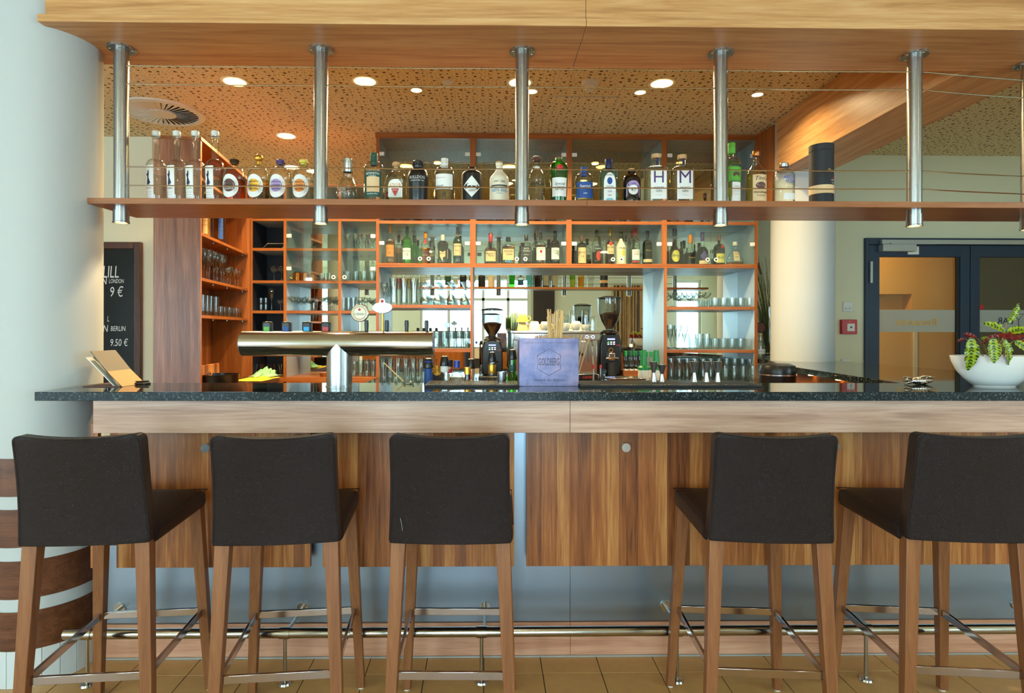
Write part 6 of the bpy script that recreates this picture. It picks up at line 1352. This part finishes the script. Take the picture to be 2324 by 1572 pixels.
# ================================================================== right end: bowl with plant, ornament, bin, grasses
wy = 2.50; wk_ = wy/F; bwx = PX(2257, wy, 850)
bo = thing('planter_bowl', 'white oval bowl planted with a spotted leaf plant', 'planter', (bwx, wy, ZC))
Hb = 71*wk_; Rb = 97*wk_
pf = [(0, 0), (Rb*.46, 0), (Rb*.48, .006), (Rb*.52, .008), (Rb*.70, Hb*.27), (Rb*.86, Hb*.52), (Rb*.97, Hb*.83), (Rb, Hb), (Rb*.965, Hb), (Rb*.93, Hb*.83), (Rb*.8, Hb*.5), (0, Hb*.45)]
part('bowl', MB().lathe(pf, 56, q=.55), M['ceramic'], bo)
part('soil', MB().lathe([(0, Hb*.86), (Rb*.9, Hb*.82), (Rb*.92, Hb*.8)], 40, q=.55), M['soil'], bo)
def leafmesh(L_, W_, droop):
    def f(u, v):
        s = 2*u-1; w = W_*math.sin(PI*min(1, v*.96+.03))**.75*(1-.15*v)
        wav = .0035*math.sin(v*26)*abs(s)
        return (s*w, v*L_, wav+.25*w*abs(s)-droop*v*v*L_)
    return MB().grid(f, 10, 22).mesh('leaf', M['leaf'])
LM = [leafmesh(.125, .034, .12), leafmesh(.10, .022, .3), leafmesh(.135, .032, .4), leafmesh(.10, .015, .06)]
# (u base, v base, u tip, v tip, mesh, roll, y offset)
LV = [(2202, 766, 2206, 838, 2, 0.15, -.088), (2252, 766, 2251, 823, 0, .1, -.112), (2275, 770, 2302, 822, 2, -.2, -.112), (2285, 733, 2309, 690, 0, .5, -.02), (2282, 753, 2238, 727, 1, .3, -.02), (2283, 756, 2330, 738, 1, -.5, -.02),
      (2218, 768, 2176, 755, 3, 2.5, -.03), (2192, 769, 2161, 774, 3, 2.6, -.03), (2266, 762, 2214, 779, 3, 2.4, -.05), (2258, 760, 2318, 765, 3, 2.6, -.04), (2285, 766, 2340, 778, 3, 2.4, .0), (2240, 764, 2290, 757, 3, 2.3, -.03), (2300, 773, 2335, 795, 1, .2, -.03), (2250, 772, 2226, 764, 1, .4, .02), (2280, 760, 2300, 752, 1, 2.9, .04)]
for ub, vb2, ut, vt_, mi, rl, dy in LV:
    a = Vector((PX(ub, wy+dy, vb2)-bwx, dy, PZ(vb2, wy+dy, ub)-ZC)); b = Vector((PX(ut, wy+dy, vt_)-bwx, dy-.02, PZ(vt_, wy+dy, ut)-ZC))
    d = (b-a); Ld = d.length; d.normalize(); s = Ld/(.125, .10, .135, .10)[mi]
    nrm = Vector((0, -1, .25)); sd = d.cross(nrm).normalized(); nn = sd.cross(d).normalized()
    m = Matrix((sd, d, nn)).transposed().to_4x4(); m.translation = a
    o = part('leaf', LM[mi], None, bo); o.matrix_local = m @ Matrix.Rotation(rl, 4, 'Y') @ Matrix.Scale(max(s, .55), 4)
    foot = Vector(((ub-2257)*wk_*.35, dy*.3, Hb*.83)); mid = (foot+a)/2+Vector((0, 0, .02))
    part('leaf_stem', MB().tube([foot, mid, a], .0017, 6), M['stem'], bo)
oy = cpt(872); orn = thing('silver_ornament', 'ribbed silver fish shaped ornament lying on the counter', 'ornament', (PX(2085, oy, 865), oy, ZC), .15)
ok_ = oy/F
bodyp = [(0, -46*ok_*.0)]
mb = MB()
def fish(u, v):
    t = u; L_ = (t-.5)*62*ok_; r = (.003+.0155*math.sin(PI*min(1, t*1.02))**.8)*(1+.10*math.sin(t*70)); a = 2*PI*v
    return (L_+.012, r*math.cos(a)*.9, .016+r*math.sin(a)*.9)
part('fish_body', MB().grid(fish, 60, 16), M['chrome'], orn)
for k, (a, b) in enumerate((((-.03, .016), (-.075, .034)), ((-.03, .014), (-.078, .018)), ((-.03, .012), (-.07, .004)))):
    part('tail_fin', MB().tube([(a[0], 0, a[1]), ((a[0]+b[0])/2, -.004, (a[1]+b[1])/2+.004), (b[0], 0, b[1])], .006, 8, rr=[.004, .009, .003]), M['chrome'], orn)
for x_, z_, l_ in ((.0, .03, .02), (.03, .026, .018), (.0, .004, -.0)): part('side_fin', MB().tube([(x_, -.004, z_), (x_+.012, -.018, z_+.006), (x_+.03, -.02, z_+.002+l_*.3)], .004, 8, rr=[.004, .006, .002]), M['chrome'], orn)
bn = thing('waste_bin', 'small black lidded bin with pale ring behind the counter', 'bin', (PX(1765, 3.6, 845), 3.6, .955)); bk_ = 40*3.6/F; bh = PZ(823, 3.6, 1765)-.955
part('bin_body', MB().lathe([(0, 0), (bk_*.88, 0), (bk_*.97, bh-.075), (0, bh-.075)], 40), M['black'], bn)
part('ring', MB().lathe([(bk_*.97, bh-.075), (bk_*1.0, bh-.074), (bk_*1.0, bh-.067), (bk_*.97, bh-.066)], 40), M['silver'], bn)
part('lid', MB().lathe([(bk_*.98, bh-.066), (bk_*.98, bh-.04), (bk_*.9, bh-.015), (bk_*.6, bh-.002), (0, bh)], 40), M['black'], bn)
gv = thing('grass_vase', 'tall glass vase of dried grasses beside the cabinet', 'vase', (PX(1748, 5.15, 800), 5.15, ZC)); vh = PZ(697, 5.15, 1745)-ZC
part('vase', MB().lathe([(0, 0), (.06, 0), (.062, .004), (.066, vh), (.063, vh), (.059, .01), (0, .009)], 32), M['g_clear'], gv)
rnd = random.Random(21); mb = MB()
for k in range(110):
    a = rnd.uniform(0, 6.28); hh = rnd.uniform(.45, .9); lean = max(-.09, min(.1, rnd.gauss(-.04, .07))); dy = rnd.gauss(0, .05); bend = rnd.uniform(.0, .10)*(1 if lean > 0 else -.5)
    r0 = rnd.uniform(0, .03); pts = []
    for i in range(8):
        t = i/7; pts.append((r0*math.cos(a)+lean*t*1.2+bend*t**3, r0*math.sin(a)*.8+dy*t, .02+hh*(t-.28*t**3*abs(bend)*6)))
    mb.tube(pts, .003, 4, rr=[.0028*(1-.8*i/7)+.0004 for i in range(8)])
part('grass_blades', mb, M['grass'], gv)['kind'] = 'stuff'
for k in range(3): part('cattail', MB().cyl((-.09-.02*k, -.02+.02*k, .72+.05*k), (-.12-.02*k, -.03+.02*k, .82+.05*k), .009, n=10), M['brownlab'], gv)
for k in range(7):
    a = k*.9; part('pebble', MB().lathe([(0, -.014), (.014, -.008), (.018, 0), (.013, .009), (0, .012)], 10, q=.8), M['stone'], gv, loc=(.036*math.cos(a), .036*math.sin(a), .024+.012*(k % 3)))
lbm = bottle('clear corked bottle with blue lettering used as a lamp by the vase', PX(1726, 5.06, 800), 5.06, ZC, profile(.036, .19, .1, .15, .012), M['g_clear'], (.014, .18, .2, M['cork'], 'cyl'), None, [('rect', 0, .06, .033, .02, M['paper'])], [('GIN SUL', .05, 0, .06, M['cyan'], 1.4, .03)], name='bottle_lamp', n=20)
part('round_picture', MB().cyl((0, -.004, .262), (0, .004, .262), .046, n=28), M['blackm'], lbm); part('picture_disc', MB().cyl((-.002, -.0055, .262), (-.002, -.004, .262), .040, n=28), M['brownlab'], lbm); part('picture_post', MB().cyl((0, 0, .2), (0, 0, .216), .004), M['gold'], lbm)
bottle('small cream bottle at the foot of the far column', PX(1763, 4.95, 805), 4.95, ZC, profile(.02, .11, .07, .09, .008), M['cream'], (.01, .1, .115, M['white'], 'cyl'), n=16)
